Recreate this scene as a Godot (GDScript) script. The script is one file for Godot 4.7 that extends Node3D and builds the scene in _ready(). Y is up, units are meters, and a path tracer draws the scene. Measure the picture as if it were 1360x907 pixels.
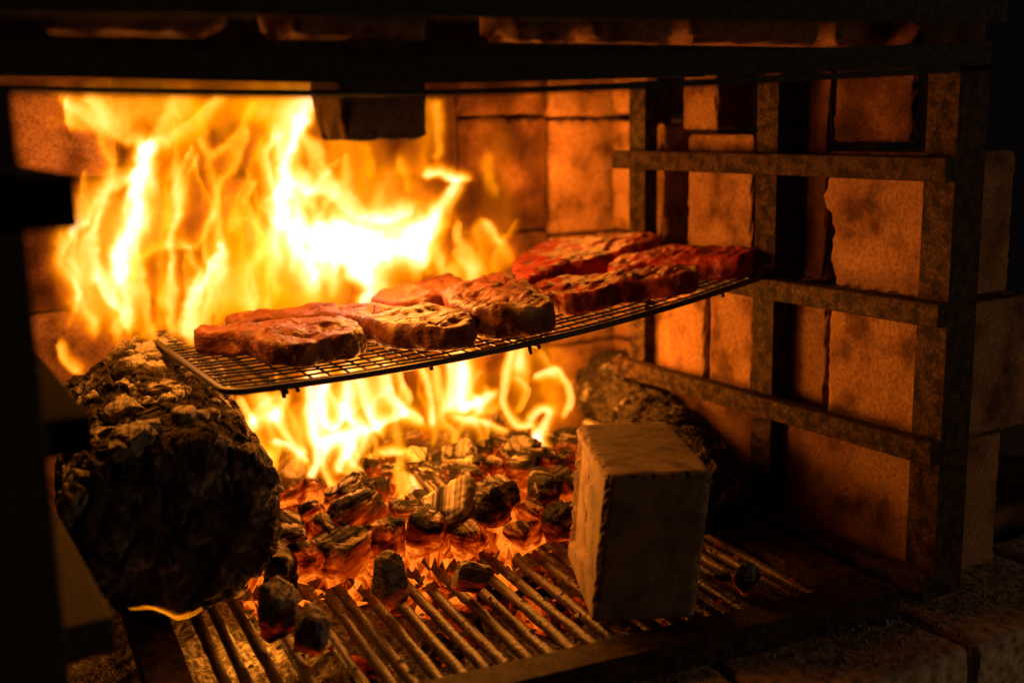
extends Node3D
# Metres, y up. The hearth ledge lies at y = 0.04, the charcoal grate at y = 0.06, the frame of the grill stands square to the axes.

class MB:
	var v := PackedVector3Array()
	var n := PackedVector3Array()
	var c := PackedColorArray()
	var u := PackedVector2Array()
	var ix := PackedInt32Array()
	func tri(a: Vector3, b: Vector3, d: Vector3) -> void:
		var m := (d - a).cross(b - a).normalized()
		var k := v.size()
		v.append(a); v.append(b); v.append(d)
		n.append(m); n.append(m); n.append(m)
		ix.append(k); ix.append(k + 1); ix.append(k + 2)
	func quad(a: Vector3, b: Vector3, d: Vector3, e: Vector3) -> void:
		tri(a, b, d); tri(a, d, e)
	func smooth() -> void:
		n = PackedVector3Array()
		n.resize(v.size())
		for t in range(0, ix.size(), 3):
			var a := ix[t]; var b := ix[t + 1]; var d := ix[t + 2]
			var m := (v[d] - v[a]).cross(v[b] - v[a])
			n[a] += m; n[b] += m; n[d] += m
		for i in n.size():
			n[i] = n[i].normalized()
	func mesh() -> ArrayMesh:
		if n.size() != v.size():
			smooth()
		var arr := []
		arr.resize(Mesh.ARRAY_MAX)
		arr[Mesh.ARRAY_VERTEX] = v
		arr[Mesh.ARRAY_NORMAL] = n
		arr[Mesh.ARRAY_INDEX] = ix
		if c.size() == v.size():
			arr[Mesh.ARRAY_COLOR] = c
		if u.size() == v.size():
			arr[Mesh.ARRAY_TEX_UV] = u
		var m := ArrayMesh.new()
		m.add_surface_from_arrays(Mesh.PRIMITIVE_TRIANGLES, arr)
		return m

var rng := RandomNumberGenerator.new()
var M := {}
var taken := {}

func V(x: float, y: float, z: float) -> Vector3:
	return Vector3(x, y + 0.4, z)

# ---------------------------------------------------------------- the parts of the scene tree
func numbered(called: String) -> String:
	taken[called] = taken.get(called, -1) + 1
	return called if taken[called] == 0 else "%s_%03d" % [called, taken[called]]

func tag(o: Node3D, label: String, category: String, group := "", kind := "") -> void:
	if label: o.set_meta("label", label)
	if category: o.set_meta("category", category)
	if group: o.set_meta("group", group)
	if kind: o.set_meta("kind", kind)

func thing(called: String, label: String, category: String, at := Vector3.ZERO, group := "") -> Node3D:
	var o := Node3D.new()
	o.name = numbered(called)
	add_child(o, true)
	o.position = at
	tag(o, label, category, group)
	return o

func put(called: String, m: Mesh, mat: Material, parent: Node = null, at := Transform3D()) -> MeshInstance3D:
	var o := MeshInstance3D.new()
	o.mesh = m
	o.material_override = mat
	if parent == null:
		o.name = numbered(called)
		add_child(o, true)
	else:
		var k := 0
		for ch in parent.get_children():
			if String(ch.name) == called or String(ch.name).begins_with(called + "_0") or String(ch.name).begins_with(called + "_1") or String(ch.name).begins_with(called + "_2"):
				k += 1
		o.name = called if k == 0 else "%s_%03d" % [called, k]
		parent.add_child(o, true)
	o.transform = at
	return o

# ---------------------------------------------------------------- shapes
func fnl(sd: int, freq: float, oct := 3, type := FastNoiseLite.TYPE_SIMPLEX_SMOOTH) -> FastNoiseLite:
	var f := FastNoiseLite.new()
	f.seed = sd
	f.noise_type = type
	f.frequency = freq
	f.fractal_octaves = oct
	f.fractal_type = FastNoiseLite.FRACTAL_FBM if oct > 1 else FastNoiseLite.FRACTAL_NONE
	return f

func lines(h: float, r: float, n: int) -> PackedFloat32Array:
	var a := PackedFloat32Array([-h, -h + r * 0.35])
	for i in n + 1:
		a.append(lerpf(-h + r, h - r, float(i) / n))
	a.append(h - r * 0.35); a.append(h)
	return a

# a box with rounded, worn edges; bend(p, normal) gives a point its last place
func worn_box(size: Vector3, r: float, n: Vector3i, amp: float, freq: float, sd: int, chip := 0.0, bend = null) -> MB:
	var b := MB.new()
	var h := size / 2.0
	var g := [lines(h.x, r, n.x), lines(h.y, r, n.y), lines(h.z, r, n.z)]
	var f := fnl(sd, freq, 4)
	var f2 := fnl(sd + 5, freq * 0.7, 2)
	var known := {}
	for a in 3:
		var bb := (a + 1) % 3
		var cc := (a + 2) % 3
		for s in [-1.0, 1.0]:
			var id := []
			for j in g[cc].size():
				for i in g[bb].size():
					var p := Vector3()
					p[a] = s * h[a]; p[bb] = g[bb][i]; p[cc] = g[cc][j]
					var key := Vector3i((p * 1e5).round())
					if not known.has(key):
						var inner := p.clamp(-(h - Vector3(r, r, r)), h - Vector3(r, r, r))
						var d := p - inner
						var m := d.normalized()
						var q := inner + m * r
						var edge := 0
						for k in 3:
							if absf(d[k]) > r * 0.3: edge += 1
						q += m * f.get_noise_3dv(q) * amp
						if edge > 1 and chip > 0.0:
							q -= m * maxf(0.0, f2.get_noise_3dv(q * 1.7) + 0.05) * chip
						if bend != null:
							q = bend.call(q, m)
						known[key] = b.v.size()
						b.v.append(q)
					id.append(known[key])
			var w: int = g[bb].size()
			for j in g[cc].size() - 1:
				for i in w - 1:
					var q0: int = id[j * w + i]; var q1: int = id[j * w + i + 1]
					var q2: int = id[(j + 1) * w + i + 1]; var q3: int = id[(j + 1) * w + i]
					if s > 0:
						b.ix.append_array([q0, q2, q1, q0, q3, q2])
					else:
						b.ix.append_array([q0, q1, q2, q0, q2, q3])
	return b

# a straight length of any section; X and Y are the axes of the section's plane
func prism(b: MB, poly: PackedVector2Array, p0: Vector3, p1: Vector3, X: Vector3, Y: Vector3) -> void:
	if Geometry2D.is_polygon_clockwise(poly):
		poly.reverse()
	var flip := X.cross(Y).dot(p1 - p0) < 0.0
	var k := poly.size()
	for i in k:
		var a := X * poly[i].x + Y * poly[i].y
		var c := X * poly[(i + 1) % k].x + Y * poly[(i + 1) % k].y
		if flip: b.quad(p0 + a, p0 + c, p1 + c, p1 + a)
		else: b.quad(p0 + c, p0 + a, p1 + a, p1 + c)
	var t := Geometry2D.triangulate_polygon(poly)
	for i in range(0, t.size(), 3):
		var q := [poly[t[i]], poly[t[i + 1]], poly[t[i + 2]]]
		if (q[1] - q[0]).cross(q[2] - q[0]) < 0.0: q.reverse()
		var w := []
		for e in q: w.append(X * e.x + Y * e.y)
		if flip:
			b.tri(p1 + w[0], p1 + w[1], p1 + w[2]); b.tri(p0 + w[2], p0 + w[1], p0 + w[0])
		else:
			b.tri(p1 + w[2], p1 + w[1], p1 + w[0]); b.tri(p0 + w[0], p0 + w[1], p0 + w[2])

func flat_section(x0: float, x1: float, y0: float, y1: float, ch := 0.0012) -> PackedVector2Array:
	return PackedVector2Array([Vector2(x0 + ch, y0), Vector2(x1 - ch, y0), Vector2(x1, y0 + ch), Vector2(x1, y1 - ch), Vector2(x1 - ch, y1), Vector2(x0 + ch, y1), Vector2(x0, y1 - ch), Vector2(x0, y0 + ch)])

func angle_section(wx: float, wy: float, t: float) -> PackedVector2Array:
	return PackedVector2Array([Vector2(0, 0), Vector2(wx, 0), Vector2(wx, t), Vector2(t, t), Vector2(t, wy), Vector2(0, wy)])

func tube(b: MB, pts: PackedVector3Array, r: float, sides: int, closed := false, rough: FastNoiseLite = null, amp := 0.0, caps := true) -> void:
	var n := pts.size()
	var first := b.v.size()
	var up := Vector3.UP
	var d0 := (pts[1] - pts[0]).normalized()
	if absf(d0.dot(up)) > 0.9: up = Vector3.RIGHT
	for i in n:
		var d: Vector3
		if closed: d = (pts[(i + 1) % n] - pts[(i + n - 1) % n]).normalized()
		else: d = (pts[mini(i + 1, n - 1)] - pts[maxi(i - 1, 0)]).normalized()
		var x := d.cross(up).normalized()
		up = x.cross(d).normalized()
		for k in sides:
			var a := TAU * k / sides
			var m := x * cos(a) + up * sin(a)
			var rr := r
			if rough: rr += amp * rough.get_noise_3dv((pts[i] + m * r))
			b.v.append(pts[i] + m * rr)
	var rows := n if closed else n - 1
	for i in rows:
		for k in sides:
			var a := first + i * sides + k
			var c := first + i * sides + (k + 1) % sides
			var e := first + ((i + 1) % n) * sides + k
			var g := first + ((i + 1) % n) * sides + (k + 1) % sides
			b.ix.append_array([a, c, g, a, g, e])
	if caps and not closed:
		for end in [0, n - 1]:
			var o := b.v.size()
			b.v.append(pts[end])
			for k in sides:
				var a: int = first + end * sides + k
				var c: int = first + end * sides + (k + 1) % sides
				if end == 0: b.ix.append_array([o, c, a])
				else: b.ix.append_array([o, a, c])

# the surface of a field that is negative inside: one vertex in each crossed cell, one quad round each crossed edge
func nets(org: Vector3, cell: float, nx: int, ny: int, nz: int, f: PackedFloat32Array) -> MB:
	var b := MB.new()
	var at := PackedInt32Array()
	at.resize(nx * ny * nz)
	at.fill(-1)
	var sx := 1; var sy := nx; var sz := nx * ny
	var off := [0, sx, sy, sx + sy, sz, sx + sz, sy + sz, sx + sy + sz]
	var cor := [Vector3(0, 0, 0), Vector3(1, 0, 0), Vector3(0, 1, 0), Vector3(1, 1, 0), Vector3(0, 0, 1), Vector3(1, 0, 1), Vector3(0, 1, 1), Vector3(1, 1, 1)]
	var edges := [[0, 1], [2, 3], [4, 5], [6, 7], [0, 2], [1, 3], [4, 6], [5, 7], [0, 4], [1, 5], [2, 6], [3, 7]]
	for z in nz - 1:
		for y in ny - 1:
			for x in nx - 1:
				var i := x + y * sy + z * sz
				var inside := 0
				for k in 8:
					if f[i + off[k]] < 0.0: inside += 1
				if inside == 0 or inside == 8: continue
				var p := Vector3(); var m := 0
				for e in edges:
					var a := f[i + off[e[0]]]; var c := f[i + off[e[1]]]
					if (a < 0.0) != (c < 0.0):
						p += cor[e[0]].lerp(cor[e[1]], a / (a - c)); m += 1
				at[i] = b.v.size()
				b.v.append(org + (Vector3(x, y, z) + p / m) * cell)
	for z in range(1, nz - 1):
		for y in range(1, ny - 1):
			for x in range(1, nx - 1):
				var i := x + y * sy + z * sz
				var a := f[i] < 0.0
				for ax in 3:
					var st: int = [sx, sy, sz][ax]
					if a == (f[i + st] < 0.0): continue
					var u: int = [sy, sz, sx][ax]; var w: int = [sz, sx, sy][ax]
					var q := [at[i], at[i - u], at[i - u - w], at[i - w]]
					if q.min() < 0: continue
					if a: b.ix.append_array([q[0], q[2], q[1], q[0], q[3], q[2]])
					else: b.ix.append_array([q[0], q[1], q[2], q[0], q[2], q[3]])
	return b

# ---------------------------------------------------------------- materials
func lin(r: float, g: float, b: float) -> Color:
	return Color(r, g, b).linear_to_srgb()

func noise_tex(sd: int, freq: float, cols: Array, offs: Array, oct := 4, size := 512, gain := 0.5, type := FastNoiseLite.TYPE_SIMPLEX_SMOOTH) -> NoiseTexture2D:
	var t := NoiseTexture2D.new()
	t.width = size; t.height = size
	t.seamless = true
	t.noise = fnl(sd, freq, oct, type)
	t.noise.fractal_gain = gain
	var g := Gradient.new()
	g.colors = PackedColorArray(cols)
	g.offsets = PackedFloat32Array(offs)
	t.color_ramp = g
	return t

func surface(called: String, tex: Texture2D, scale: float, rough: float, relief: Texture2D = null, depth := 0.0, rscale := 0.0) -> StandardMaterial3D:
	var m := StandardMaterial3D.new()
	m.resource_name = called
	m.roughness = rough
	if tex:
		m.albedo_texture = tex
	m.uv1_triplanar = true
	m.uv1_world_triplanar = true
	m.uv1_scale = Vector3.ONE * scale
	if relief:
		m.heightmap_enabled = true
		m.heightmap_texture = relief
		m.heightmap_scale = depth
	return m

func soil(m: StandardMaterial3D, tex: Texture2D, scale: float) -> void:
	m.detail_enabled = true
	m.detail_albedo = tex
	m.detail_blend_mode = BaseMaterial3D.BLEND_MODE_MUL
	m.detail_uv_layer = BaseMaterial3D.DETAIL_UV_2
	m.uv2_triplanar = true
	m.uv2_world_triplanar = true
	m.uv2_scale = Vector3.ONE * scale

func ember_tex(sd: int, heat: float, ash: float) -> Array:
	var n := fnl(sd, 0.03, 4)
	var n2 := fnl(sd + 1, 0.05, 2, FastNoiseLite.TYPE_CELLULAR)
	n2.cellular_return_type = FastNoiseLite.RETURN_DISTANCE2_SUB
	n2.fractal_type = FastNoiseLite.FRACTAL_NONE
	var w := 128
	var col := Image.create(w, w, false, Image.FORMAT_RGB8)
	var glow := Image.create(w, w, false, Image.FORMAT_RGBF)
	for y in w:
		var up := 1.0 - float(y) / (w - 1)
		for x in w:
			var a := TAU * x / w
			var q := Vector3(cos(a) * 22.0, y * 0.8, sin(a) * 22.0)
			var k := n.get_noise_3dv(q)
			var fine := n.get_noise_3dv(q * 4.0)
			var crack := 1.0 - smoothstep(0.0, 0.22, n2.get_noise_3dv(q) + 1.0)
			var t := clampf(heat - up * 1.35 + k * 0.7 + crack * 0.10 * heat + fine * 0.12, 0.0, 1.3)
			var g := t * t * (0.75 + 0.35 * fine)
			glow.set_pixel(x, y, Color(g * 0.66, g * g * 0.085 + g * 0.016, g * g * g * 0.004))
			var s := smoothstep(0.25, 0.75, ash + (up - 0.5) * 0.5 + k * 0.8 + fine * 0.35)
			var cl := Color(0.020, 0.016, 0.013).lerp(Color(0.36, 0.30, 0.24), s * (0.65 + 0.35 * fine))
			col.set_pixel(x, y, (cl * (1.0 - 0.6 * crack)).linear_to_srgb())
	return [ImageTexture.create_from_image(col), ImageTexture.create_from_image(glow)]

func ember_material(sd: int, heat: float, ash: float, power: float) -> StandardMaterial3D:
	var t := ember_tex(sd, heat, ash)
	var m := StandardMaterial3D.new()
	m.resource_name = "fire_ember"
	m.albedo_texture = t[0]
	m.roughness = 0.95
	m.metallic_specular = 0.15
	m.emission_enabled = true
	m.emission = Color.WHITE
	m.emission_operator = BaseMaterial3D.EMISSION_OP_MULTIPLY
	m.emission_texture = t[1]
	m.emission_energy_multiplier = power
	m.heightmap_enabled = true
	m.heightmap_texture = M.grain
	m.heightmap_scale = 0.06
	m.uv1_scale = Vector3(1, 1, 1)
	return m

func materials() -> void:
	M.grain = noise_tex(3, 0.035, [Color.BLACK, Color.WHITE], [0.2, 0.8], 6)
	M.pits = noise_tex(4, 0.05, [Color(0.1, 0.1, 0.1), Color(0.8, 0.8, 0.8), Color.WHITE], [0.18, 0.42, 0.9], 6, 1024, 0.65)
	var stain := noise_tex(9, 0.012, [lin(0.28, 0.24, 0.2), lin(0.6, 0.55, 0.5), lin(0.9, 0.88, 0.86), Color.WHITE], [0.15, 0.32, 0.55, 0.85], 7)
	var dark_tone := noise_tex(10, 0.010, [lin(0.10, 0.07, 0.05), lin(0.26, 0.2, 0.16), lin(0.6, 0.52, 0.46)], [0.3, 0.6, 0.85], 5)
	var clay := noise_tex(11, 0.045, [lin(0.09, 0.044, 0.022), lin(0.19, 0.094, 0.046), lin(0.25, 0.13, 0.063), lin(0.29, 0.158, 0.08), lin(0.38, 0.225, 0.122)], [0.08, 0.24, 0.42, 0.62, 0.95], 6, 1024, 0.72)
	M.firebrick = surface("firebrick", clay, 4.0, 0.95, M.pits, 0.05)
	M.firebrick.metallic_specular = 0.25
	soil(M.firebrick, stain, 2.9)
	M.old_firebrick = surface("sooty and darker firebrick", clay, 4.6, 0.95, M.pits, 0.05)  # soot on the back wall, elsewhere only a darker mix
	M.old_firebrick.metallic_specular = 0.25
	soil(M.old_firebrick, dark_tone, 2.3)
	M.block = surface("worn firebrick", noise_tex(12, 0.04, [lin(0.15, 0.10, 0.06), lin(0.23, 0.155, 0.09), lin(0.27, 0.185, 0.11), lin(0.34, 0.25, 0.16)], [0.1, 0.38, 0.62, 0.95], 6, 1024, 0.75), 7.0, 0.9, M.pits, 0.025)
	soil(M.block, stain, 5.3)
	var rust := noise_tex(21, 0.06, [lin(0.013, 0.008, 0.006), lin(0.036, 0.02, 0.011), lin(0.06, 0.033, 0.017), lin(0.12, 0.07, 0.036), lin(0.40, 0.26, 0.13)], [0.1, 0.38, 0.58, 0.78, 0.95], 6, 1024, 0.75)
	var scale_ := noise_tex(24, 0.016, [lin(0.22, 0.18, 0.15), lin(0.7, 0.66, 0.62), Color.WHITE], [0.25, 0.5, 0.75], 7)
	M.iron = surface("rusty iron", rust, 4.0, 0.75, M.grain, 0.02)
	M.iron.metallic = 0.0
	M.iron.metallic_specular = 0.22
	soil(M.iron, scale_, 8.0)
	M.bar = surface("scaled iron", noise_tex(22, 0.04, [lin(0.02, 0.012, 0.008), lin(0.055, 0.033, 0.019), lin(0.09, 0.055, 0.031), lin(0.2, 0.13, 0.075)], [0.1, 0.4, 0.6, 0.95], 7), 9.0, 0.5, M.grain, 0.05)
	M.bar.metallic = 0.1
	M.bar.metallic_specular = 0.35
	M.black_iron = surface("blackened iron", noise_tex(23, 0.04, [lin(0.02, 0.018, 0.017), lin(0.05, 0.043, 0.038)], [0.2, 0.8], 6), 8.0, 0.85, M.grain, 0.02)
	M.black_iron.metallic_specular = 0.2
	M.dark_tone = surface("dark_tone", null, 8.0, 1.0)
	M.dark_tone.albedo_color = lin(0.007, 0.005, 0.004)
	M.dark_tone.metallic_specular = 0.1
	M.wire = surface("rack wire", null, 20.0, 0.45)
	M.wire.albedo_color = lin(0.055, 0.045, 0.04)
	M.wire.metallic = 0.5
	M.ash = surface("ash", noise_tex(31, 0.03, [lin(0.05, 0.042, 0.036), lin(0.2, 0.17, 0.14), lin(0.42, 0.37, 0.31)], [0.25, 0.5, 0.8], 6), 9.0, 1.0, M.grain, 0.15)
	M.ledge = surface("ashy firebrick", noise_tex(32, 0.03, [lin(0.10, 0.075, 0.05), lin(0.26, 0.19, 0.125), lin(0.34, 0.26, 0.18), lin(0.44, 0.38, 0.3)], [0.12, 0.4, 0.65, 0.95], 7), 5.0, 0.95, M.grain, 0.06)
	M.char = StandardMaterial3D.new()
	M.char.resource_name = "charred wood"
	M.char.vertex_color_use_as_albedo = true
	M.char.roughness = 0.95
	M.char.metallic_specular = 0.15
	M.char.heightmap_enabled = true
	M.char.heightmap_texture = M.grain
	M.char.heightmap_scale = 0.10
	M.char.uv1_triplanar = true
	M.char.uv1_scale = Vector3.ONE * 14.0
	M.meat = StandardMaterial3D.new()
	M.meat.resource_name = "meat"
	M.meat.vertex_color_use_as_albedo = true
	M.meat.roughness = 0.5
	M.meat.metallic_specular = 0.3
	M.meat.heightmap_enabled = true
	var wr := noise_tex(41, 0.022, [Color.BLACK, Color.WHITE], [0.15, 0.9], 5)
	wr.noise.fractal_type = FastNoiseLite.FRACTAL_RIDGED
	M.meat.heightmap_texture = wr
	M.meat.heightmap_scale = 0.085
	M.meat.uv1_triplanar = true
	M.meat.uv1_scale = Vector3(9, 14, 12)
	M.meat.subsurf_scatter_enabled = true
	M.meat.subsurf_scatter_strength = 0.04
	M.raw_meat = M.meat.duplicate()
	M.raw_meat.roughness = 0.45
	M.raw_meat.heightmap_scale = 0.06
	M.embers = [ember_material(51, 0.86, 0.08, 1.3), ember_material(53, 1.15, 0.10, 1.4), ember_material(55, 0.48, 0.30, 1.1), ember_material(57, 1.4, 0.05, 1.45), ember_material(59, 0.40, 0.95, 1.0), ember_material(61, 1.05, 0.35, 1.2)]
	M.ash_char = ember_material(63, -1.0, 0.72, 0.0)
	M.flame = StandardMaterial3D.new()
	M.flame.resource_name = "flame"
	M.flame.shading_mode = BaseMaterial3D.SHADING_MODE_UNSHADED
	M.flame.vertex_color_use_as_albedo = true
	M.flame.transparency = BaseMaterial3D.TRANSPARENCY_ALPHA
	M.flame.roughness = 1.0
	M.flame.albedo_color = lin(8.0, 8.0, 8.0)
	M.flame.cull_mode = BaseMaterial3D.CULL_DISABLED

# ---------------------------------------------------------------- camera, light, exposure
func lamp(called: String, at: Vector3, energy: float, size: float, col: Color) -> void:
	var l := OmniLight3D.new()
	l.name = called
	l.light_color = col.linear_to_srgb()
	l.light_energy = energy
	l.light_size = size
	l.omni_range = 6.0
	l.omni_attenuation = 2.0
	l.shadow_enabled = true
	add_child(l, true)
	l.position = at

func _ready() -> void:
	rng.seed = 7
	var cam := Camera3D.new()
	cam.name = "camera"
	var att := CameraAttributesPhysical.new()
	att.frustum_focal_length = 40.35
	att.frustum_near = 0.02
	att.frustum_far = 50.0
	att.exposure_aperture = 3.4
	att.frustum_focus_distance = 0.86
	cam.attributes = att
	cam.near = 0.02
	cam.far = 50.0
	cam.fov = 33.13
	add_child(cam)
	cam.transform = Transform3D(Basis(Vector3(0.85, -0.019, 0.526), Vector3(0.115, 0.982, -0.152), Vector3(-0.514, 0.19, 0.837)).orthonormalized(), Vector3(0, 0.4, 0))
	cam.current = true
	var env := Environment.new()
	env.background_mode = Environment.BG_COLOR
	env.background_color = lin(0.0015, 0.001, 0.001)
	env.tonemap_mode = Environment.TONE_MAPPER_LINEAR
	env.tonemap_exposure = 1.0
	env.sdfgi_enabled = true
	env.ssao_enabled = true
	env.ssil_enabled = true
	var we := WorldEnvironment.new()
	we.name = "world_environment"
	we.environment = env
	add_child(we)
	var fire := Color(1.0, 0.30, 0.022)
	lamp("flame_light_great", V(0.42, -0.085, -0.875), 0.11, 0.06, fire)
	lamp("flame_light_tall", V(0.22, -0.05, -0.84), 0.068, 0.05, fire)
	lamp("flame_light_under", V(0.39, -0.235, -0.86), 0.045, 0.05, fire)
	lamp("flame_light_curl", V(0.455, -0.238, -0.845), 0.050, 0.05, fire)
	lamp("flame_light_embers", V(0.390, -0.268, -0.770), 0.010, 0.02, Color(1.0, 0.3, 0.03))
	lamp("flame_light_tongues", V(0.67, -0.03, -0.965), 0.024, 0.03, fire)
	lamp("flame_light_rings", V(0.605, -0.205, -0.90), 0.058, 0.03, fire)
	lamp("flame_light_ash", V(0.245, -0.360, -0.775), 0.005, 0.012, fire)
	var fill_light := AreaLight3D.new()                      # added unseen fill beside the camera, standing in for faint ambient light
	fill_light.name = "added_fill"
	fill_light.area_size = Vector2(1.2, 0.7)
	fill_light.light_energy = 0.70
	fill_light.light_color = lin(1.0, 0.62, 0.30)
	fill_light.shadow_enabled = true
	add_child(fill_light)
	fill_light.look_at_from_position(Vector3(2.4, 0.47, 1.2), Vector3(0.5, 0.15, -0.6))

	materials()
	ground_and_ledge()
	walls()
	frame()
	charcoal_grate()
	rack()
	steaks()
	logs()
	hearth_block()
	upper_bricks()
	embers()
	flames()

# ---------------------------------------------------------------- the hearth
func ground_and_ledge() -> void:
	# ash bed under the grate, one sheet
	var b := MB.new()
	var f := fnl(61, 9.0, 4)
	var f2 := fnl(62, 60.0, 3)
	var nx := 110; var nz := 110
	for j in nz + 1:
		for i in nx + 1:
			var x := lerpf(-0.1, 1.0, float(i) / nx)
			var z := lerpf(-0.535, -1.06, float(j) / nz)
			b.v.append(V(x, -0.388 + f.get_noise_2d(x, z) * 0.012 + f2.get_noise_2d(x, z) * 0.006, z))
	for j in nz:
		for i in nx:
			var a := j * (nx + 1) + i
			b.ix.append_array([a, a + nx + 2, a + 1, a, a + nx + 1, a + nx + 2])
	tag(put("ash_ground", b.mesh(), M.ash), "", "", "", "structure")
	# the floor of the yard, far below and behind
	var g := MB.new()
	prism(g, flat_section(-3.0, 4.0, -0.96, -0.90, 0.01), Vector3(0, 0.4, 3.0), Vector3(0, 0.4, -4.0), Vector3.RIGHT, Vector3.UP)
	tag(put("ground", g.mesh(), M.ledge), "", "", "", "structure")
	# the plinth that carries the hearth
	var p := MB.new()
	prism(p, flat_section(-0.4, 1.25, -0.90, -0.43, 0.006), V(0, 0, -0.475) , V(0, 0, -1.2), Vector3.RIGHT, Vector3.UP)
	put("hearth_base", p.mesh(), M.old_firebrick).set_meta("kind", "structure")
	var le := thing("hearth_ledge", "ash-dusted firebrick ledge along the front of the hearth below the grill", "ledge", V(0.5, -0.43, -0.5))
	var k := 0
	for x0 in [-0.16, 0.0, 0.16, 0.3225, 0.4875, 0.6525, 0.8175, 0.98]:
		var m := worn_box(Vector3(0.160, 0.068, 0.115), 0.004, Vector3i(10, 5, 8), 0.0016, 60.0, 70 + k, 0.006)
		put("brick", m.mesh(), M.ledge, le, Transform3D(Basis(Vector3.UP, 0.004 * (k % 3 - 1)), Vector3(x0 + 0.08 - 0.5, 0.035, -0.5185 + 0.5 + 0.0015 * (k % 2))))
		k += 1
	# crumbs of ash and mortar lying on it
	var c := MB.new()
	for i in 420:
		var x := rng.randf_range(0.40, 0.85)
		var z := rng.randf_range(-0.565, -0.468)
		if rng.randf() < 0.5:
			x = rng.randfn(0.62, 0.05); z = rng.randfn(-0.515, 0.02)
		if z > -0.466: continue
		crumb(c, V(x, -0.3605, z), rng.randf_range(0.0006, 0.0022) * (2.2 if rng.randf() < 0.05 else 1.0))
	tag(put("ash_crumbs", c.mesh(), M.ash), "pale crumbs of ash scattered on the ledge before the right corner of the grate", "ash", "", "stuff")
	# a second course to the right, beyond the frame
	var r := thing("side_ledge", "dark brick course stretching behind the right frame of the grill", "ledge", V(0.95, -0.43, -0.8))
	k = 0
	for z0 in [-0.62, -0.79, -0.96]:
		put("brick", worn_box(Vector3(0.2, 0.075, 0.164), 0.005, Vector3i(6, 4, 6), 0.002, 50.0, 90 + k, 0.006).mesh(), M.old_firebrick, r, Transform3D(Basis(), Vector3(0.0, 0.04, z0 + 0.73)))
		k += 1

func crumb(b: MB, at: Vector3, s: float) -> void:
	var q := []
	for d in [Vector3(1, 0, 0), Vector3(-0.3, 0, 1), Vector3(-0.9, 0, -0.5), Vector3(0.1, 1, 0)]:
		q.append(at + (d + Vector3(rng.randf_range(-0.4, 0.4), rng.randf_range(0.0, 0.4), rng.randf_range(-0.4, 0.4))) * s)
	b.tri(q[0], q[3], q[1]); b.tri(q[1], q[3], q[2]); b.tri(q[2], q[3], q[0])

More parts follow.
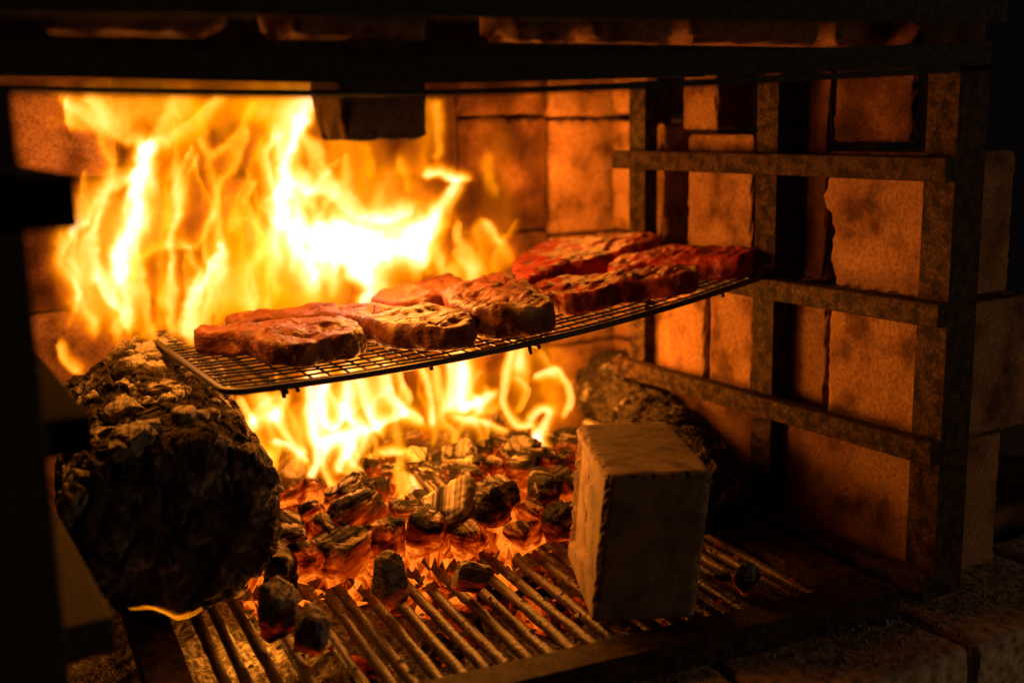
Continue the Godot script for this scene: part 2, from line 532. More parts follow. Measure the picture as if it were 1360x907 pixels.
func walls() -> void:
	# right wall: dry-laid bricks behind the frame, their faces towards the fire at x = 0.70
	var w := thing("firebrick_wall", "stacked firebrick wall with dark gaps behind the right frame", "brick wall", V(0.74, -0.36, -0.70))
	var o := w.position
	# z back, z front, y low, y high, x of the face, x of the outside
	var rows := [
		[-0.698, -0.546, -0.358, -0.250, 0.697, 0.790], [-0.885, -0.706, -0.358, -0.252, 0.702, 0.79],
		[-0.645, -0.540, -0.246, -0.141, 0.698, 0.812], [-0.703, -0.654, -0.247, -0.141, 0.706, 0.79], [-0.791, -0.732, -0.248, -0.140, 0.699, 0.79], [-0.872, -0.7935, -0.247, -0.139, 0.697, 0.79], [-0.930, -0.876, -0.247, -0.139, 0.725, 0.79],
		[-0.657, -0.542, -0.136, -0.029, 0.698, 0.780], [-0.706, -0.664, -0.136, 0.06, 0.712, 0.77], [-0.824, -0.737, -0.135, -0.016, 0.699, 0.78], [-0.877, -0.860, -0.136, -0.006, 0.699, 0.76], [-0.935, -0.885, -0.136, -0.01, 0.735, 0.79],
		[-0.649, -0.570, -0.022, 0.075, 0.699, 0.775], [-0.833, -0.787, -0.012, 0.075, 0.700, 0.77], [-0.880, -0.872, 0.0, 0.075, 0.705, 0.77], [-0.76, -0.737, -0.013, 0.07, 0.73, 0.78],
	]
	var k := 0
	for r in rows:
		var s := Vector3(r[5] - r[4], r[3] - r[2], r[1] - r[0])
		var c := Vector3((r[4] + r[5]) / 2, (r[2] + r[3]) / 2 + 0.4, (r[0] + r[1]) / 2)
		var ragged = null
		if k == 7:      # the brick whose far end is broken off
			var fr := fnl(5, 30.0, 3)
			ragged = func(q: Vector3, m: Vector3) -> Vector3:
				var w_ := smoothstep(0.02, -0.0575, q.z)
				q.z += w_ * (0.004 + 0.010 * smoothstep(0.02, -0.03, q.y) + 0.012 * fr.get_noise_2d(q.y, q.x * 0.6))
				return q
		var m := worn_box(s, 0.0028, Vector3i(8, 24, 26), 0.0011, 95.0, 100 + k * 7, 0.0085, ragged)
		put("brick", m.mesh(), M.old_firebrick if k in [8, 12, 14, 15] else M.firebrick, w, Transform3D(Basis(Vector3.UP, rng.randf_range(-0.012, 0.012)), c - o))  # a few upper and narrow bricks take the darker mix
		k += 1
	# back wall
	var bw := thing("firebrick_wall", "scorched firebrick wall behind the flames at the back of the hearth", "brick wall", V(0.4, -0.36, -1.07))
	o = bw.position
	k = 0
	for r in [[0.684, 0.790, -0.122, -0.001, 0], [0.684, 0.790, 0.002, 0.12, 0], [0.684, 0.790, -0.245, -0.125, 0], [0.684, 0.790, -0.37, -0.248, 0], [0.575, 0.681, -0.115, 0.002, 1], [0.575, 0.681, 0.005, 0.12, 1], [0.575, 0.681, -0.235, -0.118, 1], [0.575, 0.681, -0.37, -0.238, 1],
			[0.463, 0.572, -0.052, 0.07, 1], [0.463, 0.572, -0.165, -0.055, 1], [0.463, 0.572, -0.285, -0.168, 1], [0.463, 0.572, 0.073, 0.15, 1], [0.463, 0.572, -0.37, -0.288, 1],
			[0.24, 0.46, -0.041, 0.07, 1], [0.13, 0.35, -0.152, -0.044, 1], [0.353, 0.46, -0.152, -0.044, 1], [0.24, 0.46, -0.263, -0.155, 1], [0.24, 0.46, -0.37, -0.266, 0], [0.24, 0.46, 0.073, 0.15, 1],
			[0.02, 0.237, -0.041, 0.07, 0], [-0.09, 0.127, -0.152, -0.044, 0], [0.02, 0.237, -0.263, -0.155, 0], [0.02, 0.237, -0.37, -0.266, 0], [0.02, 0.237, 0.073, 0.15, 1], [-0.2, 0.017, -0.041, 0.07, 0], [-0.2, 0.017, -0.263, -0.155, 0]]:
		var s := Vector3(r[1] - r[0], r[3] - r[2], 0.07)
		var m := worn_box(s, 0.004, Vector3i(22, 16, 3), 0.0016, 70.0, 300 + k * 3, 0.008)
		put("brick", m.mesh(), M.old_firebrick if r[4] == 1 else M.firebrick, bw, Transform3D(Basis(), Vector3((r[0] + r[1]) / 2, (r[2] + r[3]) / 2 + 0.4, -1.065 + rng.randf_range(-0.003, 0.003)) - o))
		k += 1
	# the narrow pier in the right rear corner
	var pr := thing("corner_pier", "bright narrow pier of firebricks in the right rear corner of the hearth", "brick pier", V(0.79, -0.36, -1.0))
	o = pr.position
	k = 0
	for y in [-0.36, -0.24, -0.12, 0.004]:
		put("brick", worn_box(Vector3(0.06, 0.117, 0.06), 0.004, Vector3i(5, 8, 5), 0.0016, 50.0, 400 + k, 0.006).mesh(), M.firebrick, pr, Transform3D(Basis(), Vector3(0.788, y + 0.0585 + 0.4, -0.99) - o))
		k += 1
	var hd := MB.new()
	prism(hd, flat_section(0.0, 0.80, 0.05, 0.42, 0.002), V(0, 0, -0.79), V(0, 0, -0.795), Vector3.RIGHT, Vector3.UP)
	var dark_sheet := put("added_dark_sheet", hd.mesh(), M.black_iron)  # added dark sheet, keeps the opening above the beam black
	tag(dark_sheet, "added black sheet that keeps the space behind the top bricks dark", "added sheet")
	# what closes the hearth behind the bricks
	var cl := MB.new()
	prism(cl, flat_section(-0.35, 0.95, -0.36, 0.5, 0.004), V(0, 0, -1.12), V(0, 0, -1.16), Vector3.RIGHT, Vector3.UP)
	put("hearth_wall", cl.mesh(), M.black_iron).set_meta("kind", "structure")

func frame() -> void:
	var t := thing("grill_frame", "black angle-iron grill frame with rusty rack rails standing over the fire", "grill frame", V(0.39, -0.36, -0.70))
	var o := t.position
	var names := ["post", "rail", "beam"]
	# right posts: two angle irons and the front one; the leg at x = .686 faces the fire, the other the camera
	for zf in [-0.522, -0.694, -0.868]:
		var b := MB.new()
		var wz := 0.026 if zf > -0.6 else 0.024
		prism(b, PackedVector2Array([Vector2(0, 0), Vector2(0.032, 0), Vector2(0.032, 0.004), Vector2(0.004, 0.004), Vector2(0.004, wz), Vector2(0, wz)]), V(0.684, -0.357, zf) - o, V(0.684, 0.032, zf) - o, Vector3.RIGHT, Vector3.FORWARD)
		put("post", b.mesh(), M.iron, t)
	# rails on the right, an angle iron each
	for r in [[-0.031, -0.048, -0.902], [-0.133, -0.150, -0.885], [-0.234, -0.251, -0.900], [-0.336, -0.3555, -0.905]]:
		var b := MB.new()
		prism(b, flat_section(0, 0.0135, 0, r[0] - r[1], 0.0009), V(0.670, r[1], -0.5195) - o, V(0.670, r[1], r[2]) - o, Vector3.RIGHT, Vector3.UP)
		put("rail", b.mesh(), M.iron, t)
	# left post and rails
	var lp := MB.new()
	prism(lp, flat_section(0, 0.032, 0, 0.028, 0.001), V(0.048, -0.357, -0.524) - o, V(0.048, 0.016, -0.524) - o, Vector3.RIGHT, Vector3.FORWARD)
	put("post", lp.mesh(), M.black_iron, t)
	for r in [[-0.019, -0.042, 0.100, 0.104], [-0.133, -0.151, 0.105, 0.118], [-0.235, -0.254, 0.107, 0.120]]:
		var b := MB.new()
		var zf := -0.516 if r[0] > -0.1 else -0.553
		prism(b, flat_section(-0.0235, 0, 0, r[0] - r[1], 0.001), V(r[2], r[1], zf) - o, V(r[3], r[1], -0.90) - o, Vector3.RIGHT, Vector3.UP)
		put("rail", b.mesh(), M.black_iron if r[0] < -0.2 else M.dark_tone, t)  # upper left rails get the plain darker black
	for x in [0.078]:
		var b := MB.new()
		prism(b, flat_section(0, 0.025, 0, 0.025, 0.001), V(x, -0.357, -0.875) - o, V(x, 0.03, -0.875) - o, Vector3.RIGHT, Vector3.FORWARD)
		put("post", b.mesh(), M.black_iron, t)
	# front beam, slightly sagged, with its lower flange
	var b := MB.new()
	var pts := []
	for i in 25:
		var x := lerpf(0.036, 0.716, i / 24.0)
		pts.append(Vector2(x, 0.0165 - 0.0045 * (1.0 - pow((x - 0.27) / 0.234, 2.0)) if x < 0.27 else 0.012 + 0.0145 * pow((x - 0.27) / 0.43, 1.3)))
	for i in 24:
		var p0: Vector2 = pts[i]; var p1: Vector2 = pts[i + 1]
		var gap := 0.0011 * smoothstep(0.62, 0.40, p0.x)       # slot added so firelight behind shows as a thin line
		prism(b, flat_section(0, 0.004, 0, 0.0046, 0.0005), V(p0.x, p0.y, -0.522) - o, V(p1.x, p1.y, -0.522) - o, Vector3.FORWARD, Vector3.UP)
		prism(b, flat_section(0, 0.004, 0.0047 + gap, 0.020, 0.0005), V(p0.x, p0.y, -0.522) - o, V(p1.x, p1.y, -0.522) - o, Vector3.FORWARD, Vector3.UP)
		prism(b, flat_section(0.0045, 0.035, 0.0006, 0.0036, 0.0006), V(p0.x, p0.y, -0.522) - o, V(p1.x, p1.y, -0.522) - o, Vector3.FORWARD, Vector3.UP)
	put("beam", b.mesh(), M.black_iron, t)
	var bb := MB.new()
	prism(bb, angle_section(0.025, 0.025, 0.004), V(0.08, 0.045, -0.868) - o, V(0.71, 0.045, -0.868) - o, Vector3.FORWARD, Vector3.UP)
	put("beam", bb.mesh(), M.iron, t)
	# the upper bar across the top of the picture
	var ub := MB.new()
	prism(ub, flat_section(0, 0.004, 0, 0.065, 0.0006), V(0.03, 0.0455, -0.5245) - o, V(0.735, 0.060, -0.5245) - o, Vector3.FORWARD, Vector3.UP)
	put("beam", ub.mesh(), M.black_iron, t)
	# cross bars that carry the bricks on top
	for z in [-0.585, -0.66, -0.735, -0.81]:
		var cb := MB.new()
		prism(cb, flat_section(-0.006, 0.006, 0, 0.010, 0.0008), V(0.06, 0.033, z) - o, V(0.71, 0.035, z) - o, Vector3.FORWARD, Vector3.UP)
		put("cross_bar", cb.mesh(), M.iron, t)

func charcoal_grate() -> void:
	var O := V(0.618, -0.34, -0.538)
	var u := Vector3(-0.992, 0, -0.125).normalized()
	var w := Vector3(0.125, 0, -0.992).normalized()
	var t := thing("charcoal_grate", "rusty iron charcoal grate of round bars under the embers", "grate", O)
	var rough := fnl(71, 90.0, 3)
	var k := 0
	for x in [0.020, 0.0355, 0.051, 0.066, 0.083, 0.1, 0.117, 0.134, 0.151, 0.168, 0.187, 0.203, 0.220, 0.236, 0.252, 0.268, 0.2825, 0.298, 0.3145, 0.330, 0.343, 0.359, 0.388, 0.407, 0.425, 0.438]:
		var b := MB.new()
		var pts := PackedVector3Array()
		var sk := rng.randf_range(-0.003, 0.003)
		for i in 41:
			var s := i / 40.0
			pts.append(u * (x + sk * s) + w * lerpf(0.006, 0.47, s) + Vector3(0, -0.0075 + 0.0006 * sin(s * 9.0 + x * 200.0), 0))
		tube(b, pts, 0.0039, 12, false, rough, 0.0011)
		put("bar", b.mesh(), M.bar, t)
		k += 1
	var fb := MB.new()
	prism(fb, PackedVector2Array([Vector2(-0.014, 0.0), Vector2(0.012, 0.0), Vector2(0.012, -0.0035), Vector2(-0.0105, -0.0035), Vector2(-0.0105, -0.0225), Vector2(-0.014, -0.0225)]), u * -0.030, u * 0.485, w, Vector3.UP)
	put("frame_bar", fb.mesh(), M.iron, t)
	for e in [[-0.028, 0.010], [0.457, 0.484]]:
		var sb := MB.new()
		var a: float = e[0]; var c: float = e[1]
		var lip := PackedVector2Array([Vector2(a, 0), Vector2(c, 0), Vector2(c, -0.018), Vector2(c - 0.0035, -0.018), Vector2(c - 0.0035, -0.0035), Vector2(a, -0.0035)])
		prism(sb, lip, w * 0.0125 + Vector3(0, 0.0004, 0), w * 0.47 + Vector3(0, 0.0004, 0), u, Vector3.UP)
		put("frame_bar", sb.mesh(), M.iron, t)
	var rb := MB.new()
	prism(rb, flat_section(0.47, 0.49, -0.02, 0.0, 0.001), u * -0.028, u * 0.484, w, Vector3.UP)
	put("frame_bar", rb.mesh(), M.iron, t)
	for e in [Vector2(-0.01, 0.0), Vector2(0.47, 0.0), Vector2(-0.01, 0.46), Vector2(0.47, 0.46)]:
		var lg := MB.new()
		prism(lg, flat_section(-0.009, 0.009, -0.006, 0.012, 0.001), u * e.x + w * e.y + Vector3(0, -0.0036, 0), u * e.x + w * e.y + Vector3(0, -0.046, 0), u, w)
		put("leg", lg.mesh(), M.iron, t)

# ---------------------------------------------------------------- rack and meat: a runs along the front rim, b to the back, n up
const RO := Vector3(0.221, 0.229, -0.717)
const RL := 0.4605
const RW := 0.252
var RB := Basis()

func sag(a: float) -> float:
	var s := clampf(a / 0.45, 0.0, 1.0)
	return -0.012 * 4.0 * s * (1.0 - s)

func rack() -> void:
	var a := Vector3(0.448, 0.039, 0.023).normalized()
	var b := Vector3(0.015, 0.0, -0.237)
	b = (b - a * a.dot(b)).normalized()
	RB = Basis(a, a.cross(-b).normalized() * -1.0, -b)
	if RB.y.y < 0: RB.y = -RB.y
	var t := thing("wire_rack", "sagging wire rack holding the steaks above the fire", "rack", RO)
	t.basis = RB
	var rim := MB.new()
	var pts := PackedVector3Array()
	var R := 0.014
	for q in [[RL - R, RW - R, 0.0], [R, RW - R, 0.25], [R, R, 0.5], [RL - R, R, 0.75]]:
		for i in 7:
			var an: float = TAU * (q[2] + 0.25 * i / 6.0)
			pts.append(Vector3(q[0] + cos(an) * R, 0, -(q[1] + sin(an) * R)))
		var c: Vector3 = pts[pts.size() - 1]
		var nx := Vector3()
		match q[2]:
			0.0: nx = Vector3(R, 0, -RW)
			0.25: nx = Vector3(0, 0, -R)
			0.5: nx = Vector3(RL - R, 0, 0)
			_: nx = Vector3(RL, 0, -(RW - R))
		for i in range(1, 24):
			pts.append(c.lerp(nx, i / 24.0))
	for i in pts.size():
		pts[i].y = sag(pts[i].x)
	tube(rim, pts, 0.0025, 8, true)
	put("rim", rim.mesh(), M.wire, t)
	for i in 20:     # long wires
		var z := -(0.0125 + (RW - 0.022) * i / 19.0)
		var p := PackedVector3Array()
		for k in 31:
			var x := lerpf(0.001, RL - 0.001, k / 30.0)
			p.append(Vector3(x, sag(x) + 0.0004 * sin(x * 60.0 + i * 2.0), z + 0.0006 * sin(x * 40.0 + i)))
		var m := MB.new()
		tube(m, p, 0.00085, 6)
		put("wire", m.mesh(), M.wire, t)
	for i in 34:     # cross wires
		var x := 0.013 + (RL - 0.026) * i / 33.0
		var p := PackedVector3Array()
		for k in 9:
			p.append(Vector3(x + 0.0007 * sin(k * 1.3 + i), sag(x) - 0.0016, lerpf(-0.001, -(RW - 0.001), k / 8.0)))
		var m := MB.new()
		tube(m, p, 0.00085, 6)
		put("cross_wire", m.mesh(), M.wire, t)
	for x in [0.040, 0.235, 0.41]:    # braces with the short feet that stick out below the rim
		var p := PackedVector3Array()
		for k in 9:
			p.append(Vector3(x, sag(x) - 0.0042, lerpf(0.0, -RW, k / 8.0)))
		var m := MB.new()
		tube(m, p, 0.0018, 8)
		put("brace", m.mesh(), M.wire, t)
	for q in [Vector2(0.0385, 0.003), Vector2(0.048, 0.001), Vector2(0.228, 0.002), Vector2(0.147, 0.002), Vector2(0.0385, 0.24), Vector2(0.228, 0.24), Vector2(0.41, 0.24)]:
		var m := MB.new()
		var len := 0.0085 if q.x < 0.04 or q.x > 0.2 else 0.005
		tube(m, PackedVector3Array([Vector3(q.x, sag(q.x), -q.y), Vector3(q.x, sag(q.x) - len * 0.6, -q.y), Vector3(q.x + 0.0004, sag(q.x) - len, -q.y)]), 0.0017, 8)
		put("foot", m.mesh(), M.wire, t)

func seg_dist(p: Vector2, a: Vector2, b: Vector2) -> float:
	var ab := b - a
	return p.distance_to(a + ab * clampf((p - a).dot(ab) / maxf(ab.length_squared(), 1e-9), 0.0, 1.0))

# one cut of meat: outline in centimetres on the rack, thickness, the height it starts at, roundness, noise, colours
func steak(poly_cm: Array, thick: float, base: float, round: float, sd: int, red: float, label: String, fat := []) -> void:
	var ctl := PackedVector2Array()
	for q in poly_cm: ctl.append(Vector2(q[0], q[1]) * 0.01)
	var poly := PackedVector2Array()
	var n := ctl.size()
	for i in n:
		for k in 4:
			poly.append(ctl[i].cubic_interpolate(ctl[(i + 1) % n], ctl[(i + n - 1) % n], ctl[(i + 2) % n], k / 4.0))
	var lo := poly[0]; var hi := poly[0]
	for q in poly:
		lo = lo.min(q); hi = hi.max(q)
	thick *= 0.88
	var cell := 0.0021
	lo -= Vector2(0.011, 0.011); hi += Vector2(0.011, 0.011)
	var nx := int((hi.x - lo.x) / cell) + 2
	var nz := int((hi.y - lo.y) / cell) + 2
	var ny := int((thick + 0.018) / cell) + 2
	var f := PackedFloat32Array()
	f.resize(nx * ny * nz)
	var big := fnl(sd, 22.0, 2)
	var mid := fnl(sd + 1, 75.0, 3)
	var grain := fnl(sd + 2, 210.0, 3)
	var crease := fnl(sd + 3, 42.0, 2)
	var y0 := -0.005
	for k in nz:
		for i in nx:
			var p := Vector2(lo.x + i * cell, lo.y + k * cell)
			var d := 1e9
			for e in poly.size():
				d = minf(d, seg_dist(p, poly[e], poly[(e + 1) % poly.size()]))
			if Geometry2D.is_point_in_polygon(p, poly): d = -d
			d -= 0.003
			var lump := big.get_noise_2d(p.x, p.y) * 0.006 - 0.0032 * pow(maxf(0.0, 1.0 - absf(crease.get_noise_2d(p.x * 0.6, p.y * 1.3)) * 5.0), 2.0)
			var top := thick + lump * (1.0 - 0.35 * red) * smoothstep(0.004, -0.012, d) + 0.0012 * smoothstep(0.0, -0.02, d)
			for j in ny:
				var y := y0 + j * cell
				var s := Vector3(p.x, y, p.y)
				var dd := d - 0.0034 * big.get_noise_3d(p.x * 2.0, y * 2.0, p.y * 2.0)
				var qx := dd + round
				var qy := absf(y - top / 2) - top / 2 + round
				var v := minf(maxf(qx, qy), 0.0) + Vector2(maxf(qx, 0), maxf(qy, 0)).length() - round
				v -= 0.0015 * mid.get_noise_3dv(Vector3(s.x, s.y * 0.8, s.z)) + 0.0007 * grain.get_noise_3dv(s)
				f[i + nx * (j + ny * k)] = v
	# the field's own axes are (a, n, b); b runs to the back, so z is turned afterwards
	var m := nets(Vector3(lo.x, y0, lo.y), cell, nx, ny, nz, f)
	var c := (lo + hi) / 2
	var org := Vector3(c.x, sag(c.x) + base, -c.y)
	for i in m.v.size():
		var q := m.v[i]
		m.v[i] = Vector3(q.x, q.y + sag(q.x) + base, -q.z) - org
	for i in range(0, m.ix.size(), 3):
		var k := m.ix[i + 1]; m.ix[i + 1] = m.ix[i + 2]; m.ix[i + 2] = k
	m.smooth()
	var fatn := fnl(sd + 9, 55.0, 3)
	m.c.resize(m.v.size())
	for i in m.v.size():
		var q := m.v[i]
		var g := grain.get_noise_3dv(q * 0.5)
		var h := mid.get_noise_3dv(q * 0.7)
		var col := Color(0.145, 0.050, 0.021).lerp(Color(0.27, 0.028, 0.022), red)
		col = col.lerp(Color(0.07, 0.028, 0.015).lerp(Color(0.11, 0.016, 0.014), red), smoothstep(-0.05, 0.5, -h + g * 0.5))
		var streak := smoothstep(0.22, 0.5, fatn.get_noise_3dv(Vector3(q.x * 1.6, q.y * 0.6, q.z * 0.5)))
		col = col.lerp(Color(0.30, 0.15, 0.075), streak * 0.4 * (1.0 - 0.75 * red))
		for e in fat:
			var w := exp(-pow((q + org).distance_to(Vector3(e[0], e[1], -e[2]) * 0.01) / (e[3] * 0.01), 4.0))
			col = col.lerp(Color(0.55, 0.40, 0.26), w * (0.8 + 0.3 * g))
		m.c[i] = col
	var o := put("steak", m.mesh(), M.raw_meat if red > 0.5 else M.meat)
	o.transform = Transform3D(RB, RO + RB * org)
	tag(o, label, "meat", "steaks grilling on the wire rack")

func steaks() -> void:
	steak([[4.8, 7.2], [6.4, 4.6], [8.7, 4.9], [10.4, 4.9], [11.9, 6.2], [12.4, 10.0], [11.3, 13.4], [10.0, 14.1], [7.4, 13.6], [5.6, 13.6], [2.9, 15.2], [2.0, 13.6], [4.6, 10.4]], 0.0225, 0.001, 0.0036, 500, 0.05, "browned steak with a bony tail, leftmost on the wire rack")
	steak([[14.3, 6.1], [15.4, 4.6], [16.3, 3.0], [17.2, 2.0], [18.9, 2.2], [20.2, 4.7], [20.3, 7.7], [19.5, 10.6], [16.9, 12.4], [15.4, 16.5], [12.0, 18.4], [6.0, 18.6], [5.5, 16.4], [9.4, 15.4], [13.0, 12.4], [13.9, 9.3]], 0.0235, 0.001, 0.0042, 520, 0.05, "browned steak with a round eye and a long thin tail behind the leftmost steak", [[14.6, 1.2, 5.6, 0.8]])
	steak([[21.0, 7.5], [20.9, 4.0], [22.2, 2.2], [25.2, 1.5], [26.5, 3.2], [27.0, 6.2], [28.4, 10], [30.6, 15.2], [28.3, 16.2], [25.2, 15.8], [22.4, 13.1]], 0.027, 0.001, 0.0045, 540, 0.1, "thick blocky steak at the middle of the rack, its pale bone end to the front", [[24.0, 1.4, 2.0, 1.3]])
	steak([[18.2, 18.6], [21.2, 21.8], [26.8, 23.0], [26.3, 18.6], [23.4, 15.2], [20.6, 13.6], [18.8, 15.0]], 0.023, 0.001, 0.004, 560, 0.1, "half-hidden steak at the back of the rack before the white flame")
	steak([[28.3, 10.4], [28.8, 6.0], [31, 4.2], [34.5, 4.0], [38.0, 1.9], [39.6, 1.8], [40.4, 3.2], [38.4, 6.3], [35.3, 8.2], [32.3, 11.2]], 0.0215, 0.001, 0.004, 580, 0.55, "long reddish steak along the front rim, right of the blocky one", [[39.8, 1.2, 2.2, 0.9]])
	steak([[36.6, 9.4], [39.6, 7.0], [41.6, 4.2], [43.2, 1.6], [44.9, 1.4], [45.8, 3.4], [44.8, 7], [43.4, 10.6], [40, 12.0]], 0.0235, 0.001, 0.004, 600, 0.95, "raw red steak at the right end of the rack by the iron frame")
	steak([[29.4, 12.4], [31.8, 12.0], [35, 12.6], [39, 12.8], [42, 12.6], [44.4, 13.4], [44.8, 16], [43, 18.6], [39, 23], [35, 22.0], [31.6, 17.5]], 0.028, 0.002, 0.005, 620, 0.9, "raw red steak with a folded edge at the right back of the rack")

# ---------------------------------------------------------------- logs
func log_mesh(p0: Vector3, r0: float, p1: Vector3, r1: float, sd: int, NU: int, NV: int, ashy: float, block: float) -> MB:
	var b := MB.new()
	var ax := (p1 - p0)
	var len := ax.length()
	ax /= len
	var X := ax.cross(Vector3.UP).normalized()
	var Y := X.cross(ax).normalized()
	var cellv := fnl(sd, 1.0, 1, FastNoiseLite.TYPE_CELLULAR)
	cellv.cellular_return_type = FastNoiseLite.RETURN_CELL_VALUE
	cellv.cellular_jitter = 0.62
	cellv.cellular_distance_function = FastNoiseLite.DISTANCE_HYBRID
	var celld := fnl(sd, 1.0, 1, FastNoiseLite.TYPE_CELLULAR)
	celld.cellular_return_type = FastNoiseLite.RETURN_DISTANCE2_SUB
	celld.cellular_jitter = 0.62
	celld.cellular_distance_function = FastNoiseLite.DISTANCE_HYBRID
	var big := fnl(sd + 1, 14.0, 3)
	var split := fnl(sd + 6, 16.0, 2)
	var fine := fnl(sd + 2, 160.0, 3)
	var patch := fnl(sd + 3, 24.0, 3)
	var warp := fnl(sd + 4, 60.0, 2)
	var smalld := fnl(sd + 7, 2.6, 1, FastNoiseLite.TYPE_CELLULAR)
	smalld.cellular_return_type = FastNoiseLite.RETURN_DISTANCE2_SUB
	smalld.cellular_jitter = 0.8
	for j in NV + 1:
		var s := float(j) / NV
		var c := p0 + ax * len * s
		for i in NU + 1:
			var a := TAU * (i % NU) / NU - PI / 2
			var dir := X * cos(a) + Y * sin(a)
			var r := lerpf(r0, r1, s)
			var q := c + dir * r
			var wv := warp.get_noise_3dv(q) * 0.22
			var aa := TAU * float(i) / NU
			var cq := Vector2(aa * r * block * 0.75 * 100.0 + wv, s * len * block * 100.0 + wv)
			var dd := celld.get_noise_2dv(cq) + 1.0
			var cv := cellv.get_noise_2dv(cq)
			var lift := smoothstep(0.03, 0.17, dd)
			var sub := smoothstep(0.02, 0.16, smalld.get_noise_2dv(cq + Vector2(wv, -wv) * 0.6) + 1.0)
			var pa := patch.get_noise_3dv(q)
			var gone := smoothstep(0.18, 0.34, -pa + cv * 0.25)       # places where the char has fallen off
			var f := fine.get_noise_3dv(q)
			r += big.get_noise_3dv(q) * 0.006 + (lift * (0.0042 + 0.0026 * cv) * (0.72 + 0.28 * sub) - 0.003) * (1.0 - 0.7 * gone) - gone * 0.004 + f * 0.0007
			var deep := pow(maxf(0.0, 1.0 - 7.0 * absf(split.get_noise_3d(q.x, q.y, q.z * 0.35))), 2.0)
			r -= 0.005 * deep
			r -= 0.006 * pow(maxf(0.0, 1.0 - s * len / 0.012), 2.0)
			b.v.append(c + dir * r)
			var white := smoothstep(0.35, 0.75, ashy + 0.3 * smoothstep(0.55, 0.9, s) + cv * 0.45 + pa * 0.9 + f * 0.35) * lift * (1.0 - gone) * (1.0 - deep)  # ash on raised char; paler far end stands in for firelight
			var col := Color(0.022, 0.017, 0.013).lerp(Color(0.06, 0.045, 0.032), smoothstep(-0.3, 0.5, f))
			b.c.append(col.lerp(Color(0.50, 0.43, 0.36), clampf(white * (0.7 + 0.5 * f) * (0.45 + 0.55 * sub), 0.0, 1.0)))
	for j in NV:
		for i in NU:
			var k := j * (NU + 1) + i
			b.ix.append_array([k, k + NU + 1, k + 1, k + 1, k + NU + 1, k + NU + 2])
	# the two sawn ends, cracked towards the heart
	for end in 2:
		var c := p0 if end == 0 else p1
		var base := end * NV * (NU + 1)
		var rings := 26
		var last := []
		for i in NU + 1: last.append(base + i)
		for g in range(1, rings + 1):
			var row := []
			var s := 1.0 - float(g) / rings
			for i in NU + 1:
				var p := c + (b.v[base + i] - c) * s
				var a := TAU * float(i % NU) / NU
				var rr := s * r0
				var crack := 0.0
				for ca in [0.4, 2.3, 3.6, 4.9]:
					var da := absf(wrapf(a - ca + 0.25 * sin(rr * 120.0 + ca), -PI, PI)) * rr
					crack = maxf(crack, (1.0 - smoothstep(0.0, 0.0045, da)) * (0.4 + 0.6 * s))
				var f := fine.get_noise_3dv(p * 0.7)
				var w := (-ax if end == 0 else ax)
				p += w * (0.004 * sqrt(maxf(0.0, 1.0 - s * s)) + f * 0.0018 - crack * 0.008 + patch.get_noise_3dv(p * 1.5) * 0.006 + 0.003 * smoothstep(-0.1, 0.1, split.get_noise_3dv(p * 2.5)))
				row.append(b.v.size())
				b.v.append(p)
				var white := smoothstep(0.2, 0.7, patch.get_noise_3dv(p * 1.2) * 0.9 + f * 0.5 + s * 0.35 - 0.1) * 0.4 * (1.0 - crack)
				b.c.append(Color(0.045, 0.035, 0.027).lerp(Color(0.40, 0.33, 0.26), white))
			for i in NU:
				if end == 0: b.ix.append_array([last[i], last[i + 1], row[i], last[i + 1], row[i + 1], row[i]])
				else: b.ix.append_array([last[i], row[i], last[i + 1], last[i + 1], row[i], row[i + 1]])
			last = row
	return b

func logs() -> void:
	var p0 := V(0.193, -0.2705, -0.757)
	var p1 := V(0.226, -0.234, -0.955)
	var t := thing("log", "thick charred log with ash-grey cracked bark lying across the left of the grate", "log", p0)
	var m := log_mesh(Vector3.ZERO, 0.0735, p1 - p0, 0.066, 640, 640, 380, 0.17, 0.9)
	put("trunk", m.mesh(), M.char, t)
	# loose lumps of pale char standing on it
	var ax := (p1 - p0).normalized()
	var X := ax.cross(Vector3.UP).normalized()
	var Y := X.cross(ax).normalized()
	var spots := [[108, 0.010, 0.016], [117, 0.004, 0.011], [100, 0.018, 0.010], [36, 0.012, 0.013], [30, 0.022, 0.010], [24, 0.006, 0.011], [154, 0.006, 0.014], [163, 0.004, 0.010], [146, 0.014, 0.011], [80, 0.032, 0.011], [70, 0.036, 0.007], [112, 0.062, 0.015], [92, 0.085, 0.009], [84, 0.088, 0.010], [76, 0.082, 0.008], [62, 0.045, 0.007], [172, 0.012, 0.009], [130, 0.035, 0.008]]
	for i in 5:
		spots.append([rng.randf_range(20, 150), rng.randf_range(0.02, 0.19), rng.randf_range(0.003, 0.0065)])
	var k := 0
	for q in spots:
		var a := deg_to_rad(q[0])
		var dir := -X * cos(a) + Y * sin(a)
		if dir.x * cos(a) < 0: dir = X * cos(a) + Y * sin(a)
		var c: Vector3 = ax * q[1] + dir * (lerpf(0.0725, 0.066, q[1] / 0.2) - q[2] * 0.12)
		var bl := lump_mesh(660 + k * 3, Vector3(q[2] * 1.6, q[2] * 1.15, q[2] * 1.45), q[2] * 0.26)
		put("char_block", bl, M.ash_char, t, Transform3D(Basis(dir.cross(ax).normalized(), dir, ax).rotated(dir, rng.randf_range(-0.5, 0.5)), c))
		k += 1
	var q0 := V(0.598, -0.302, -0.672)
	var q1 := V(0.742, -0.292, -1.0)
	var t2 := thing("log", "dark burnt log lying behind the firebrick block at the right wall", "log", q0)
	put("trunk", log_mesh(Vector3.ZERO, 0.036, q1 - q0, 0.042, 690, 260, 300, -0.35, 0.8).mesh(), M.char, t2)

